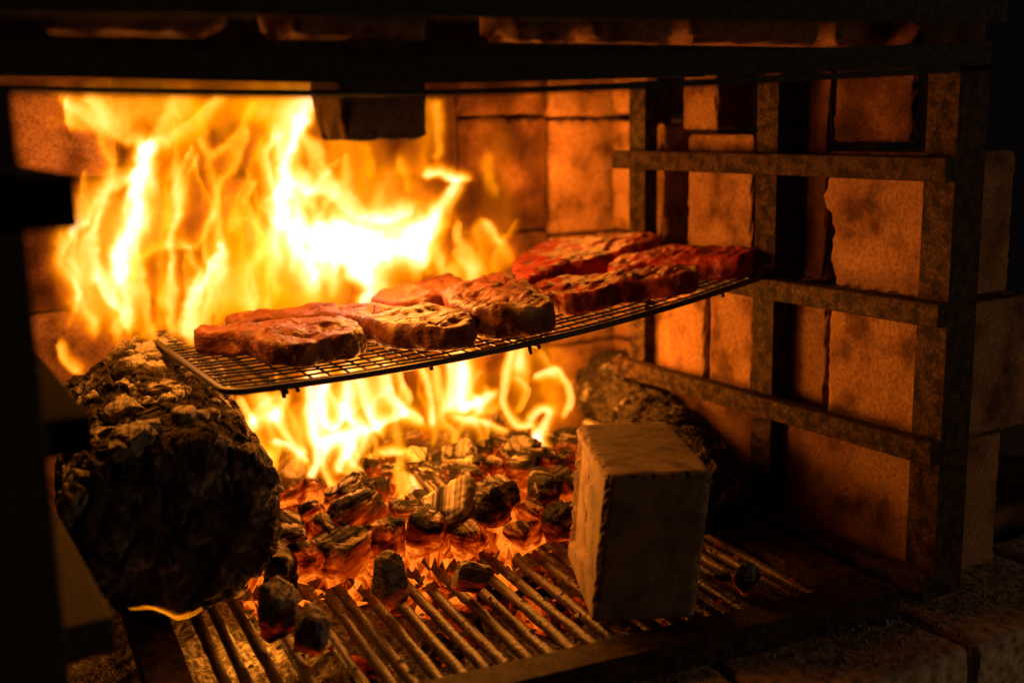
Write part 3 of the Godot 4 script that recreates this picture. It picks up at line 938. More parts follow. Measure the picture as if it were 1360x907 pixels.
func hearth_block() -> void:
	# the firebrick that stands on end on the grate; a slab has scaled off its left face
	var o := thing("firebrick_block", "upright firebrick with a flaking orange-lit side standing on the front of the grate", "firebrick", V(0.4907, -0.3395, -0.6347))
	var fr := fnl(81, 40.0, 3)
	var bend := func(q: Vector3, m: Vector3) -> Vector3:
		var top := (q.y + 0.0535) / 0.107
		if m.x < -0.7:
			var d := (q.z + 0.0638) / 0.1276          # 0 at the back, 1 at the front
			var edge := minf(minf(d - 0.02, 0.66 + 0.1 * sin(top * 7.0) + 0.25 * fr.get_noise_2d(top * 0.06, 3.0) - d), minf(0.93 - top - 0.1 * d, top - 0.12 - 0.22 * d))
			q.x += 0.0046 * smoothstep(0.0, 0.014, edge)
			if absf(d - 0.36 + 0.03 * sin(top * 20.0)) < 0.02 and top > 0.25 and top < 0.75: q.x += 0.0016
		q.z *= 1.0 + 0.0886 * (top - 0.5)
		q.x += 0.0098 * (top - 0.5)
		return q
	var b := worn_box(Vector3(0.0725, 0.107, 0.1276), 0.0035, Vector3i(20, 60, 60), 0.0005, 160.0, 82, 0.005, bend)
	put("body", b.mesh(), M.block, o, Transform3D(Basis(Vector3.UP, -deg_to_rad(26.6)), Vector3(0, 0.0535, 0)))

func upper_bricks() -> void:
	# the tapered brick wedged between the cross bars, hanging below the beam
	var w := func(q: Vector3, m: Vector3) -> Vector3:
		var top := (q.y + 0.035) / 0.07
		if q.z < 0: q.z *= 0.35 + 0.9 * top
		q.x *= 0.96 + 0.05 * top
		return q
	var hb := thing("hanging_brick", "dark tapered firebrick wedged in the top bars and hanging above the flames", "firebrick", V(0.2975, 0.026, -0.648))
	put("body", worn_box(Vector3(0.056, 0.072, 0.06), 0.004, Vector3i(10, 12, 10), 0.002, 70.0, 84, 0.009, w).mesh(), M.firebrick, hb)
	var k := 0
	for e in [[0.112, 0.200, 0.0465, 0.03, 0.06, "brown lump of firewood lying on the top bars above the left post"], [0.236, 0.302, 0.0465, 0.035, 0.06, "short brick lying on the top bars above the hanging brick"], [0.376, 0.420, 0.0465, 0.04, 0.05, "narrow brick end on the top bars right of the hanging brick"],
			[0.430, 0.497, 0.0465, 0.045, 0.07, "yellowish brick on the top bars over the middle of the rack"], [0.515, 0.632, 0.0475, 0.05, 0.09, "long yellowish brick on the top bars over the red steaks"], [0.650, 0.772, 0.0475, 0.055, 0.09, "long reddish brick on the top bars above the right frame"]]:
		var o := thing("top_brick", e[5], "brick", V((e[0] + e[1]) / 2, e[2], -0.60 - e[4] / 2), "bricks lying on the top bars")
		put("body", worn_box(Vector3(e[1] - e[0], e[3], e[4]), 0.006, Vector3i(10, 6, 8), 0.003, 50.0, 700 + k * 3, 0.01).mesh(), M.firebrick, o, Transform3D(Basis(Vector3.UP, rng.randf_range(-0.05, 0.05)), Vector3(0, float(e[3]) / 2, 0)))
		k += 1

# ---------------------------------------------------------------- embers
func lump_mesh(sd: int, size: Vector3, rough: float) -> ArrayMesh:
	# a broken piece of charcoal: a block cut by a few planes, grained along one axis
	var b := worn_box(size, minf(size.x, minf(size.y, size.z)) * 0.22, Vector3i(9, 9, 9), rough * 0.5, 40.0, sd, rough)
	var r := RandomNumberGenerator.new()
	r.seed = sd
	for k in 7:
		var d := Vector3(r.randf_range(-1, 1), r.randf_range(-0.7, 1), r.randf_range(-1, 1)).normalized()
		var far := (d.abs() * size).dot(Vector3(0.5, 0.5, 0.5)) * r.randf_range(0.55, 0.75)
		for i in b.v.size():
			var e := d.dot(b.v[i]) - far
			if e > 0.0: b.v[i] -= d * e * 0.96
	var f := fnl(sd + 3, 150.0, 3)
	var ridge := fnl(sd + 4, 120.0, 2)
	var along := Vector3(0.25, 1, 1) if sd % 2 == 0 else Vector3(1, 0.25, 1)
	b.smooth()
	for i in b.v.size():
		var q := b.v[i]
		b.v[i] += b.n[i] * (f.get_noise_3dv(q) * rough * 0.22 - 0.35 * rough * pow(maxf(0.0, 1.0 - 4.0 * absf(ridge.get_noise_3dv(q * along))), 2.0))
	b.smooth()
	b.u.resize(b.v.size())
	for i in b.v.size():
		var q := b.v[i]
		b.u[i] = Vector2((q.x * 0.8 + q.z * 0.6) * 14.0 + sd * 0.37, clampf(0.5 - q.y / size.y + 3.0 * (q.z * 0.8 - q.x * 0.6), 0.02, 0.98))
	return b.mesh()

func ember(at: Vector3, size: Vector3, kind: int, label: String, turn: float, tilt: float, mesh: ArrayMesh = null) -> void:
	var m := mesh
	if m == null:
		m = lump_mesh(rng.randi() % 10000, size, minf(size.x, size.y) * 0.16)
	var o := put("fire_ember", m, M.embers[kind])
	o.transform = Transform3D(Basis.from_euler(Vector3(tilt, turn, tilt * 0.6)).scaled(size if mesh else Vector3.ONE), at)
	tag(o, label, "ember", "embers heaped on the charcoal grate")

func heap(x: float, z: float) -> float:
	# height of the ember heap above the grate
	var q := Vector2((x - 0.445) / 0.19, (z + 0.905) / 0.17)
	return 0.024 * clampf(1.1 - q.length_squared(), 0.0, 1.0) + 0.010 * smoothstep(-0.70, -0.78, z)

func embers() -> void:
	# the glowing mass under the lumps
	var b := MB.new()
	var f := fnl(85, 40.0, 4)
	var N := 90
	var keep := {}
	for j in N + 1:
		for i in N + 1:
			var x := lerpf(0.24, 0.64, float(i) / N)
			var z := lerpf(-0.715, -1.04, float(j) / N)
			var h := heap(x, z) - 0.012 + f.get_noise_2d(x, z) * 0.02
			b.v.append(V(x, -0.343 + h, z))
			b.u.append(Vector2(x * 3.0, 0.66 + 0.5 * f.get_noise_2d(x * 2.0, z * 2.0)))
	for j in N:
		for i in N:
			var a := j * (N + 1) + i
			if b.v[a].y < 0.4 - 0.346 or b.v[a + N + 2].y < 0.4 - 0.346: continue
			b.ix.append_array([a, a + N + 2, a + 1, a, a + N + 1, a + N + 2])
	tag(put("fire_bed", b.mesh(), M.embers[3]), "red glowing bed of burning charcoal under the lumps on the grate", "embers", "", "stuff")
	# the lumps that stand out in the photograph
	ember(V(0.336, -0.312, -0.905), Vector3(0.040, 0.045, 0.035), 1, "orange crusted lump of ember against the right side of the big log", 0.3, 0.1)
	ember(V(0.330, -0.326, -0.815), Vector3(0.045, 0.024, 0.03), 1, "low glowing ember with a dark crown in front of the crusted lump", 0.5, 0.1)
	ember(V(0.366, -0.318, -0.826), Vector3(0.034, 0.040, 0.026), 2, "upright black charcoal with a grained side at the front left of the heap", 0.2, -0.15)
	ember(V(0.334, -0.322, -0.785), Vector3(0.025, 0.025, 0.022), 0, "small dark-topped ember standing at the front left edge of the heap", 0.6, 0.1)
	ember(V(0.392, -0.318, -0.772), Vector3(0.038, 0.042, 0.030), 1, "two-toned ember with black top and red flank at the front middle of the heap", 0.9, 0.1)
	ember(V(0.497, -0.300, -0.915), Vector3(0.034, 0.046, 0.03), 0, "tall dark ember with a red foot on top of the heap", 0.2, 0.1)
	ember(V(0.540, -0.304, -0.917), Vector3(0.034, 0.040, 0.03), 0, "dark knobbly ember with a red foot beside the tall one on the heap", 0.8, -0.1)
	ember(V(0.455, -0.309, -0.780), Vector3(0.052, 0.037, 0.034), 2, "large ash-swirled dark lump at the front right of the heap", 0.55, -0.1)
	ember(V(0.466, -0.327, -0.744), Vector3(0.036, 0.02, 0.026), 3, "bright orange ember tucked under the large ash-swirled lump", 0.4, 0.2)
	ember(V(0.492, -0.320, -0.735), Vector3(0.024, 0.032, 0.024), 0, "reddish ember leaning beside the firebrick block", 0.4, 0.3)
	ember(V(0.324, -0.318, -0.700), Vector3(0.0225, 0.038, 0.022), 4, "grey ash-covered chunk standing alone on the bars", 0.3, 0.08)
	ember(V(0.385, -0.327, -0.690), Vector3(0.032, 0.022, 0.020), 4, "ash-grey ember with a glowing tip lying on the bars", -0.6, -0.35)
	ember(V(0.239, -0.318, -0.694), Vector3(0.025, 0.040, 0.024), 4, "large grey chunk of spent charcoal on the bars below the log end", 0.2, 0.1)
	ember(V(0.252, -0.324, -0.668), Vector3(0.023, 0.030, 0.022), 4, "smaller crumbling grey chunk against the large spent one", 0.9, 0.2)
	ember(V(0.556, -0.331, -0.585), Vector3(0.017, 0.020, 0.015), 2, "small black pointed charcoal on the bars right of the block", 0.2, 0.5)
	ember(V(0.549, -0.335, -0.603), Vector3(0.011, 0.009, 0.010), 2, "tiny crumbly charcoal beside the black pointed one", 0.2, 0.1)
	# the rest of the heap
	var shapes := []
	for i in 14:
		var s := Vector3(rng.randf_range(0.028, 0.052), rng.randf_range(0.024, 0.040), rng.randf_range(0.024, 0.040))
		shapes.append(lump_mesh(900 + i * 11, s, 0.005))
	var n := 0
	var tries := 0
	var got := []
	while n < 105 and tries < 9000:
		tries += 1
		var x := rng.randf_range(0.265, 0.635)
		var z := rng.randf_range(-1.02, -0.735)
		if heap(x, z) < 0.008 or (x < 0.30 and z < -0.83): continue
		if x > 0.47 and z > -0.74: continue
		var sc := lerpf(0.45, 1.2, pow(rng.randf(), 0.9))
		var ok := true
		for g in got:
			if Vector2(x, z).distance_to(Vector2(g.x, g.y)) < 0.0112 * (sc + g.z): ok = false
		for g in [Vector2(0.336, -0.905), Vector2(0.366, -0.826), Vector2(0.392, -0.772), Vector2(0.455, -0.78), Vector2(0.497, -0.915), Vector2(0.54, -0.917)]:
			if Vector2(x, z).distance_to(g) < 0.025: ok = false
		if not ok: continue
		got.append(Vector3(x, z, sc))
		var kind := 0
		var r := rng.randf()
		var front := smoothstep(-0.95, -0.78, z) * smoothstep(0.58, 0.40, x)
		if r < 0.34 + 0.22 * front: kind = 1
		elif r < 0.46 + 0.42 * front: kind = 3
		elif r < 0.85: kind = 0
		elif r < 0.93: kind = 5
		else: kind = 2
		var col: String = "beside the big log" if x < 0.34 else ("left of the middle" if x < 0.41 else ("in the middle" if x < 0.47 else ("right of the middle" if x < 0.54 else "by the block")))
		var row: String = "in the heap's rearmost row " if z < -0.965 else ("under the low flames " if z < -0.915 else ("halfway down the heap " if z < -0.86 else ("behind the heap's front " if z < -0.80 else "at the heap edge ")))
		var what: String = ("tiny " if sc < 0.52 else ("small " if sc < 0.68 else ("" if sc < 0.88 else "large "))) + ["dark ember with a red foot ", "glowing orange-red ember ", "black charcoal lump ", "bright burning ember ", "grey ember ", "ash-dusted ember with a red foot "][kind]
		ember(V(x, -0.338 + heap(x, z) + rng.randf_range(0.0, 0.010), z), Vector3.ONE * sc, kind, what + row + col, rng.randf_range(0, TAU), rng.randf_range(-0.6, 0.6), shapes[rng.randi() % 14])
		n += 1
	# embers that have fallen through to the ash
	for i in 34:
		var x := rng.randf_range(0.285, 0.50)
		var z := rng.randf_range(-0.86, -0.68)
		if z > -0.74 and rng.randf() < 0.6: continue
		var o := put("fire_ember", shapes[i % 14], M.embers[3 if z < -0.76 else 0])
		o.transform = Transform3D(Basis.from_euler(Vector3(rng.randf() * 3, rng.randf() * 6, 0)).scaled(Vector3.ONE * rng.randf_range(0.5, 0.8)), V(x, -0.380, z))
		tag(o, ("bright" if z < -0.76 else "dull red") + " ember on the ash seen " + (("beside the log end" if x < 0.315 else "under the grey chunks") if x < 0.35 else ("under the front of the heap" if x < 0.43 else "left of the firebrick block")), "ember", "embers fallen below the grate")
	# flakes and crumbs on the bars
	var c := MB.new()
	for i in 260:
		var x := rng.randf_range(0.22, 0.6)
		var z := rng.randf_range(-0.78, -0.56)
		crumb(c, V(x, -0.345 - (0.035 if rng.randf() < 0.6 else 0.0), z), rng.randf_range(0.0008, 0.0035))
	var cb := MB.new()
	for i in 150:
		var x := rng.randf_range(0.24, 0.62)
		var z := rng.randf_range(-0.80, -0.57)
		crumb(cb, V(x, -0.3445 - (0.037 if rng.randf() < 0.35 else 0.0), z), rng.randf_range(0.0015, 0.0042) * (1.5 if z < -0.72 else 0.8))
	tag(put("charcoal_crumbs", cb.mesh(), M.embers[2]), "black charcoal crumbs scattered over the grate bars", "charcoal", "", "stuff")
	tag(put("ash_flakes", c.mesh(), M.ash), "pale ash flakes scattered on and below the grate bars", "ash", "", "stuff")

# ---------------------------------------------------------------- flames: thin bodies of burning gas, brighter where the sheet is dense
func flame_colour(e: float) -> Vector3:
	return Vector3(1.2 * e, 0.335 * pow(e, 1.2), 0.012 * pow(e, 2.9))

func flame(called: String, strokes: Array, label: String, cell: float, seed_: int, turbulence := 1.0) -> void:
	for s in strokes:                   # a smooth curve through the given points
		var p: PackedFloat32Array = s[2]
		var n := p.size() / 3
		if n < 3: continue
		var r := PackedFloat32Array()
		for i in n - 1:
			for k in 3:
				for c in 3:
					r.append(cubic_interpolate(p[i * 3 + c], p[i * 3 + 3 + c], p[maxi(i - 1, 0) * 3 + c], p[mini(i + 2, n - 1) * 3 + c], k / 3.0))
		for c in 3: r.append(p[(n - 1) * 3 + c])
		s[2] = r
	var lo := Vector2(1e9, 1e9); var hi := Vector2(-1e9, -1e9)
	for s in strokes:
		var p: PackedFloat32Array = s[2]
		for i in range(0, p.size(), 3):
			var w := p[i + 2] * 3.2
			lo = lo.min(Vector2(p[i] - w, p[i + 1] - w)); hi = hi.max(Vector2(p[i] + w, p[i + 1] + w))
	var nx := int((hi.x - lo.x) / cell) + 2
	var ny := int((hi.y - lo.y) / cell) + 2
	var E := PackedFloat32Array(); E.resize(nx * ny)
	var Z := PackedFloat32Array(); Z.resize(nx * ny)
	var T := PackedFloat32Array(); T.resize(nx * ny)
	var GX := PackedFloat32Array(); GX.resize(nx * ny)
	var GY := PackedFloat32Array(); GY.resize(nx * ny)
	var hand := 0
	var w1 := fnl(seed_, 0.42, 3)
	var w2 := fnl(seed_ + 1, 0.42, 3)
	var lick := fnl(seed_ + 2, 0.55, 3)
	for j in ny:
		for i in nx:
			var x := lo.x + i * cell; var y := lo.y + j * cell
			GX[j * nx + i] = x + turbulence * 0.42 * w1.get_noise_2d(x, y * 0.7)
			GY[j * nx + i] = y + turbulence * 0.42 * w2.get_noise_2d(x, y * 0.7)
	for s in strokes:
		var p: PackedFloat32Array = s[2]
		T.fill(0.0)
		hand += 1
		var lean := (1.0 if (hand * 7919) % 13 < 6 else -1.0) * 0.42
		for q in range(0, p.size() - 3, 3):
			var a := Vector2(p[q], p[q + 1]); var c := Vector2(p[q + 3], p[q + 4])
			var wa := p[q + 2]; var wc := p[q + 5]
			var reach := maxf(wa, wc) * 3.3 + 0.4
			var i0 := maxi(0, int((minf(a.x, c.x) - reach - lo.x) / cell)); var i1 := mini(nx - 1, int((maxf(a.x, c.x) + reach - lo.x) / cell) + 1)
			var j0 := maxi(0, int((minf(a.y, c.y) - reach - lo.y) / cell)); var j1 := mini(ny - 1, int((maxf(a.y, c.y) + reach - lo.y) / cell) + 1)
			var dx := c.x - a.x; var dy := c.y - a.y
			var l2 := maxf(dx * dx + dy * dy, 1e-6)
			for j in range(j0, j1 + 1):
				for i in range(i0, i1 + 1):
					var k := j * nx + i
					var px := GX[k] - a.x; var py := GY[k] - a.y
					var t := clampf((px * dx + py * dy) / l2, 0.0, 1.0)
					var ex := px - dx * t; var ey := py - dy * t
					var w := lerpf(wa, wc, t)
					w *= 1.0 + lean * clampf((dx * ey - dy * ex) / (sqrt(l2) * w * 0.35), -1.0, 1.0)
					var d := (ex * ex + ey * ey) / (w * w)
					if d < 11.0:
						var v := 0.90 * exp(-d) + 0.10 * exp(-d / 3.2) - 0.004
						v *= 1.0 + 0.35 * turbulence * lick.get_noise_2d(px * 0.8 + a.x * 3.0, py * 0.8 + s[0] * 30.0)
						if v > T[k]: T[k] = v
		for k in T.size():
			if T[k] > 0.0:
				if s[0] < 0.0:
					var was := E[k]
					E[k] = maxf(0.0, E[k] * (1.0 + s[0] * T[k]))
					if was > 1e-5: Z[k] *= E[k] / was
				else:
					E[k] += T[k] * s[0]
					Z[k] += T[k] * s[0] * s[1]
	var b := MB.new()
	var id := PackedInt32Array(); id.resize(nx * ny); id.fill(-1)
	var o := Vector3((lo.x + hi.x) * 0.005, lo.y * 0.01, 0)
	var zz := 0.0
	for s in strokes: zz += s[1] / strokes.size()
	o.z = zz * 0.01
	for side in [1.0, -1.0]:
		id.fill(-1)
		for j in ny - 1:
			for i in nx - 1:
				var k := j * nx + i
				var q := [k, k + 1, k + nx + 1, k + nx]
				if maxf(maxf(E[q[0]], E[q[1]]), maxf(E[q[2]], E[q[3]])) < 0.035: continue
				for e in q:
					if id[e] >= 0: continue
					id[e] = b.v.size()
					var x: float = lo.x + (e % nx) * cell; var y: float = lo.y + (e / nx) * cell
					var en := E[e]
					var z: float = (Z[e] / en if en > 1e-4 else zz) + side * 0.22 * sqrt(minf(en, 1.2)) * (1.0 + 0.5 * lick.get_noise_2d(x * 0.5, y * 0.3 + side * 40.0))
					b.v.append(Vector3(x, y, z) * 0.01 - o)
					en *= maxf(0.25, 1.0 + turbulence * 0.42 * lick.get_noise_3d(x * 0.95, y * 0.34, side * 9.0))
					if en < 0.02:
						b.c.append(Color(0.5, 0.2, 0.0, 0.0)); continue
					var al := clampf(en / 7.0, 0.0, 0.55)
					var cl := flame_colour(en) / 2.0 / al / 8.0
					b.c.append(Color(minf(cl.x, 1.0), minf(cl.y, 1.0), minf(cl.z, 1.0), al))
				if side > 0: b.ix.append_array([id[q[0]], id[q[2]], id[q[1]], id[q[0]], id[q[3]], id[q[2]]])
				else: b.ix.append_array([id[q[0]], id[q[1]], id[q[2]], id[q[0]], id[q[2]], id[q[3]]])
	var m := put(called, b.mesh(), M.flame)
	m.position = o
	tag(m, label, "flame", "flames of the wood fire")

# each line: strength, distance from the front in cm, then x, height and half-width in cm along one tongue of the flame
func flames() -> void:
	var b := []
	b = [] # tall_flame
	b.append([4.16, -93.4, PackedFloat32Array([23.6, 38.4, 0.61, 23.0, 36.6, 0.80, 22.4, 33.6, 1.05, 21.4, 30.7, 0.99, 20.7, 28.7, 0.74])])
	b.append([2.60, -92.9, PackedFloat32Array([19.1, 28.6, 0.43, 19.7, 26.7, 0.43, 20.6, 26.1, 0.37, 21.0, 24.4, 0.37])])
	b.append([1.95, -93.2, PackedFloat32Array([22.5, 36.2, 0.55, 20.4, 35.0, 0.61, 19.5, 32.5, 0.61, 19.1, 29.9, 0.55, 18.9, 28.6, 0.43])])
	b.append([1.56, -92.8, PackedFloat32Array([23.5, 38.0, 0.49, 23.1, 34.9, 0.49, 22.4, 30.7, 0.49, 22.5, 27.0, 0.56, 23.1, 24.0, 0.57])])
	b.append([1.69, -92.8, PackedFloat32Array([23.4, 38.4, 0.61, 21.7, 39.4, 0.85, 20.7, 40.2, 0.84, 19.7, 42.1, 0.71])])
	b.append([1.56, -93.7, PackedFloat32Array([23.9, 38.7, 0.56, 26.0, 39.4, 0.69, 28.0, 40.7, 0.69, 29.6, 42.1, 0.63])])
	b.append([1.56, -93.8, PackedFloat32Array([18.0, 42.1, 0.41, 18.1, 40.3, 0.36])])
	b.append([1.17, -92.5, PackedFloat32Array([17.5, 42.2, 0.52, 19.3, 40.8, 0.53, 20.1, 39.3, 0.48, 20.7, 36.7, 0.42])])
	b.append([1.17, -93.4, PackedFloat32Array([26.2, 42.1, 0.74, 25.2, 40.4, 0.86, 24.2, 39.0, 0.74])])
	b.append([0.85, -93.4, PackedFloat32Array([20.9, 34.1, 1.59, 20.6, 30.6, 1.60, 21.2, 27.0, 1.37])])
	b.append([1.04, -92.2, PackedFloat32Array([18.3, 33.1, 0.54, 16.8, 30.7, 0.53, 17.4, 28.0, 0.54, 18.4, 25.0, 0.49])])
	b.append([1.04, -93.0, PackedFloat32Array([20.0, 24.1, 0.62, 20.9, 25.8, 0.56, 21.4, 27.3, 0.50])])
	b.append([0.98, -92.5, PackedFloat32Array([19.5, 40.3, 1.30, 22.7, 41.1, 1.45, 25.9, 41.0, 1.60])])
	b.append([0.90, -93.0, PackedFloat32Array([18.2, 24.8, 0.26, 18.3, 26.8, 0.48, 17.9, 28.7, 0.38, 17.7, 30.6, 0.32, 18.3, 32.5, 0.33, 19.5, 34.3, 0.15])])
	b.append([0.70, -92.8, PackedFloat32Array([17.4, 26.4, 0.18, 17.3, 28.1, 0.31, 16.5, 29.8, 0.49, 17.0, 31.5, 0.53, 18.7, 33.0, 0.26, 18.6, 34.7, 0.13])])
	b.append([0.83, -93.6, PackedFloat32Array([17.4, 27.1, 0.20, 17.4, 29.1, 0.41, 17.4, 31.0, 0.43, 17.7, 32.9, 0.32, 18.4, 34.8, 0.33, 19.0, 36.7, 0.16])])
	b.append([0.80, -92.8, PackedFloat32Array([18.4, 24.3, 0.27, 18.7, 26.2, 0.52, 18.4, 28.1, 0.46, 18.1, 30.0, 0.51, 18.7, 31.8, 0.31, 19.8, 33.5, 0.14])])
	b.append([0.67, -92.4, PackedFloat32Array([23.6, 24.4, 0.29, 23.6, 26.7, 0.41, 23.8, 29.1, 0.41, 24.2, 31.4, 0.46, 24.8, 33.7, 0.32, 25.0, 36.0, 0.17])])
	b.append([0.55, -93.0, PackedFloat32Array([20.3, 25.9, 0.18, 20.1, 27.6, 0.32, 20.3, 29.2, 0.54, 21.0, 30.8, 0.56, 21.7, 32.4, 0.30, 21.5, 34.1, 0.15])])
	b.append([1.01, -92.6, PackedFloat32Array([20.5, 24.2, 0.24, 20.2, 26.2, 0.52, 20.2, 28.3, 0.51, 21.0, 30.2, 0.43, 22.1, 32.1, 0.25, 22.9, 34.1, 0.16])])
	b.append([0.57, -92.7, PackedFloat32Array([16.7, 25.3, 0.24, 17.4, 27.0, 0.43, 17.9, 28.7, 0.46, 17.1, 30.5, 0.33, 16.5, 32.3, 0.33, 17.7, 34.0, 0.16])])
	b.append([0.96, -93.7, PackedFloat32Array([21.3, 25.7, 0.26, 21.1, 28.1, 0.41, 20.8, 30.5, 0.36, 21.3, 32.7, 0.38, 22.5, 34.9, 0.24, 22.9, 37.2, 0.17])])
	flame("flame", b, "tall yellow flame with a white heart rising at the left behind the log", 0.2, 11, 1)
	b = [] # strand_flame
	b.append([3.30, -89.6, PackedFloat32Array([25.8, 28.0, 0.50, 25.2, 26.1, 0.62, 25.0, 24.0, 0.73])])
	b.append([2.42, -89.9, PackedFloat32Array([28.1, 30.6, 0.17, 27.5, 29.4, 0.23, 26.8, 28.2, 0.28, 26.1, 27.5, 0.34])])
	b.append([1.10, -90.3, PackedFloat32Array([31.2, 39.4, 0.34, 29.6, 36.5, 0.40, 28.4, 35.0, 0.40, 27.1, 31.6, 0.40, 25.7, 30.6, 0.34, 23.4, 30.8, 0.33, 22.1, 30.2, 0.33, 21.3, 28.4, 0.33])])
	b.append([1.10, -90.8, PackedFloat32Array([27.5, 41.5, 0.44, 27.6, 39.2, 0.45, 28.2, 37.9, 0.39, 30.0, 39.1, 0.45, 31.7, 41.5, 0.46])])
	b.append([0.55, -89.4, PackedFloat32Array([25.3, 36.7, 0.38, 24.4, 34.6, 0.44, 23.9, 32.5, 0.38])])
	b.append([0.77, -90.0, PackedFloat32Array([31.1, 35.3, 0.34, 30.1, 33.2, 0.40, 29.3, 31.8, 0.46])])
	b.append([0.88, -89.6, PackedFloat32Array([23.9, 29.5, 0.50, 23.1, 26.6, 0.50, 23.9, 24.1, 0.50])])
	b.append([0.99, -89.4, PackedFloat32Array([28.3, 28.6, 1.36, 29.4, 26.3, 1.95, 31.2, 25.9, 1.74])])
	b.append([0.50, -89.7, PackedFloat32Array([23.7, 26.9, 1.45, 26.7, 26.3, 1.47])])
	b.append([0.39, -89.3, PackedFloat32Array([25.9, 38.1, 1.64, 25.0, 33.6, 1.32])])
	b.append([0.65, -90.2, PackedFloat32Array([31.2, 23.5, 0.24, 31.8, 27.0, 0.33, 31.3, 30.6, 0.47, 30.5, 34.1, 0.42, 31.3, 37.5, 0.27, 33.3, 40.8, 0.11])])
	b.append([0.92, -89.5, PackedFloat32Array([26.0, 24.9, 0.18, 26.5, 26.0, 0.25, 26.9, 27.1, 0.29, 26.5, 28.3, 0.38, 25.7, 29.5, 0.22, 25.5, 30.6, 0.13])])
	b.append([0.83, -90.1, PackedFloat32Array([27.4, 25.3, 0.21, 27.9, 28.1, 0.50, 28.3, 30.8, 0.48, 28.3, 33.5, 0.31, 27.9, 36.3, 0.31, 27.5, 38.9, 0.16])])
	b.append([0.94, -89.3, PackedFloat32Array([30.7, 24.3, 0.17, 30.0, 26.1, 0.44, 29.7, 27.8, 0.50, 31.2, 29.3, 0.39, 32.0, 30.9, 0.26, 30.1, 32.7, 0.14])])
	b.append([0.81, -89.4, PackedFloat32Array([26.6, 24.5, 0.22, 27.3, 27.1, 0.47, 28.2, 29.7, 0.49, 28.1, 32.4, 0.38, 27.0, 35.1, 0.20, 26.3, 37.7, 0.12])])
	b.append([0.51, -90.6, PackedFloat32Array([24.4, 24.3, 0.24, 25.1, 27.2, 0.37, 25.3, 30.1, 0.43, 24.7, 33.0, 0.42, 24.9, 35.8, 0.26, 26.2, 38.6, 0.12])])
	b.append([0.52, -90.6, PackedFloat32Array([27.5, 23.9, 0.27, 28.1, 26.0, 0.30, 27.6, 28.2, 0.51, 26.8, 30.4, 0.27, 27.3, 32.5, 0.28, 29.2, 34.5, 0.12])])
	b.append([0.79, -90.5, PackedFloat32Array([30.4, 26.7, 0.27, 30.7, 28.5, 0.36, 31.2, 30.2, 0.50, 31.5, 32.0, 0.27, 31.4, 33.8, 0.23, 30.8, 35.6, 0.11])])
	b.append([0.98, -89.3, PackedFloat32Array([23.4, 24.4, 0.25, 23.6, 27.9, 0.28, 24.1, 31.3, 0.33, 24.6, 34.6, 0.42, 24.9, 38.0, 0.22, 24.8, 41.3, 0.09])])
	b.append([0.84, -90.1, PackedFloat32Array([24.3, 27.5, 0.19, 24.1, 29.6, 0.25, 24.3, 31.7, 0.41, 25.0, 33.7, 0.45, 26.0, 35.7, 0.29, 26.6, 37.8, 0.17])])
	b.append([0.70, -89.8, PackedFloat32Array([30.5, 24.5, 0.16, 30.6, 26.9, 0.36, 30.2, 29.3, 0.55, 29.7, 31.6, 0.29, 29.8, 34.0, 0.27, 30.9, 36.2, 0.13])])
	b.append([0.77, -90.3, PackedFloat32Array([24.1, 24.2, 0.22, 24.1, 27.2, 0.28, 24.2, 30.1, 0.30, 24.7, 33.0, 0.26, 25.5, 35.9, 0.19, 26.2, 38.7, 0.10])])
	b.append([0.64, -90.0, PackedFloat32Array([27.1, 23.8, 0.18, 27.5, 25.3, 0.40, 27.7, 26.7, 0.47, 27.4, 28.2, 0.47, 26.9, 29.7, 0.29, 27.0, 31.2, 0.12])])
	flame("flame", b, "thin orange flame strands and a small white spurt left of the great flame", 0.2, 13, 1)
	b = [] # great_flame
	b.append([5.22, -90.2, PackedFloat32Array([36.7, 30.0, 1.31, 41.0, 28.9, 2.01, 45.4, 29.6, 1.64])])
	b.append([4.64, -90.2, PackedFloat32Array([39.7, 27.5, 1.47, 40.9, 26.1, 1.08, 40.3, 25.1, 0.81])])
	b.append([4.06, -89.9, PackedFloat32Array([35.5, 40.2, 0.89, 34.7, 38.6, 0.95, 34.2, 36.9, 0.89, 34.4, 34.3, 0.96, 35.2, 31.0, 1.16, 37.2, 28.4, 1.44])])
	b.append([2.90, -89.9, PackedFloat32Array([36.5, 41.7, 0.89, 35.7, 40.2, 0.89])])
	b.append([2.32, -89.4, PackedFloat32Array([33.4, 39.1, 0.50, 32.1, 37.9, 0.44, 32.4, 35.9, 0.44, 33.4, 33.3, 0.51, 34.3, 30.6, 0.58, 35.9, 27.6, 0.65])])
	b.append([3.48, -89.7, PackedFloat32Array([45.2, 30.0, 0.95, 47.1, 31.9, 0.75, 48.5, 33.6, 0.62, 49.3, 34.5, 0.48, 48.3, 35.3, 0.41, 46.9, 35.2, 0.41])])
	b.append([2.03, -89.3, PackedFloat32Array([49.2, 34.8, 0.34, 50.5, 34.7, 0.35])])
	b.append([3.77, -89.4, PackedFloat32Array([46.0, 28.1, 0.96, 46.3, 29.8, 0.82])])
	b.append([2.32, -89.2, PackedFloat32Array([35.4, 34.7, 0.57, 37.7, 34.1, 0.58, 39.3, 32.4, 0.52, 42.7, 31.7, 0.60, 44.8, 32.4, 0.54])])
	b.append([1.59, -89.7, PackedFloat32Array([36.5, 38.3, 0.64, 37.5, 35.7, 0.65, 39.6, 33.8, 0.59])])
	b.append([2.03, -90.5, PackedFloat32Array([35.5, 36.0, 0.64, 36.0, 34.0, 0.65])])
	b.append([1.16, -89.4, PackedFloat32Array([31.0, 32.0, 1.88, 32.1, 29.8, 2.15, 35.2, 26.4, 1.81])])
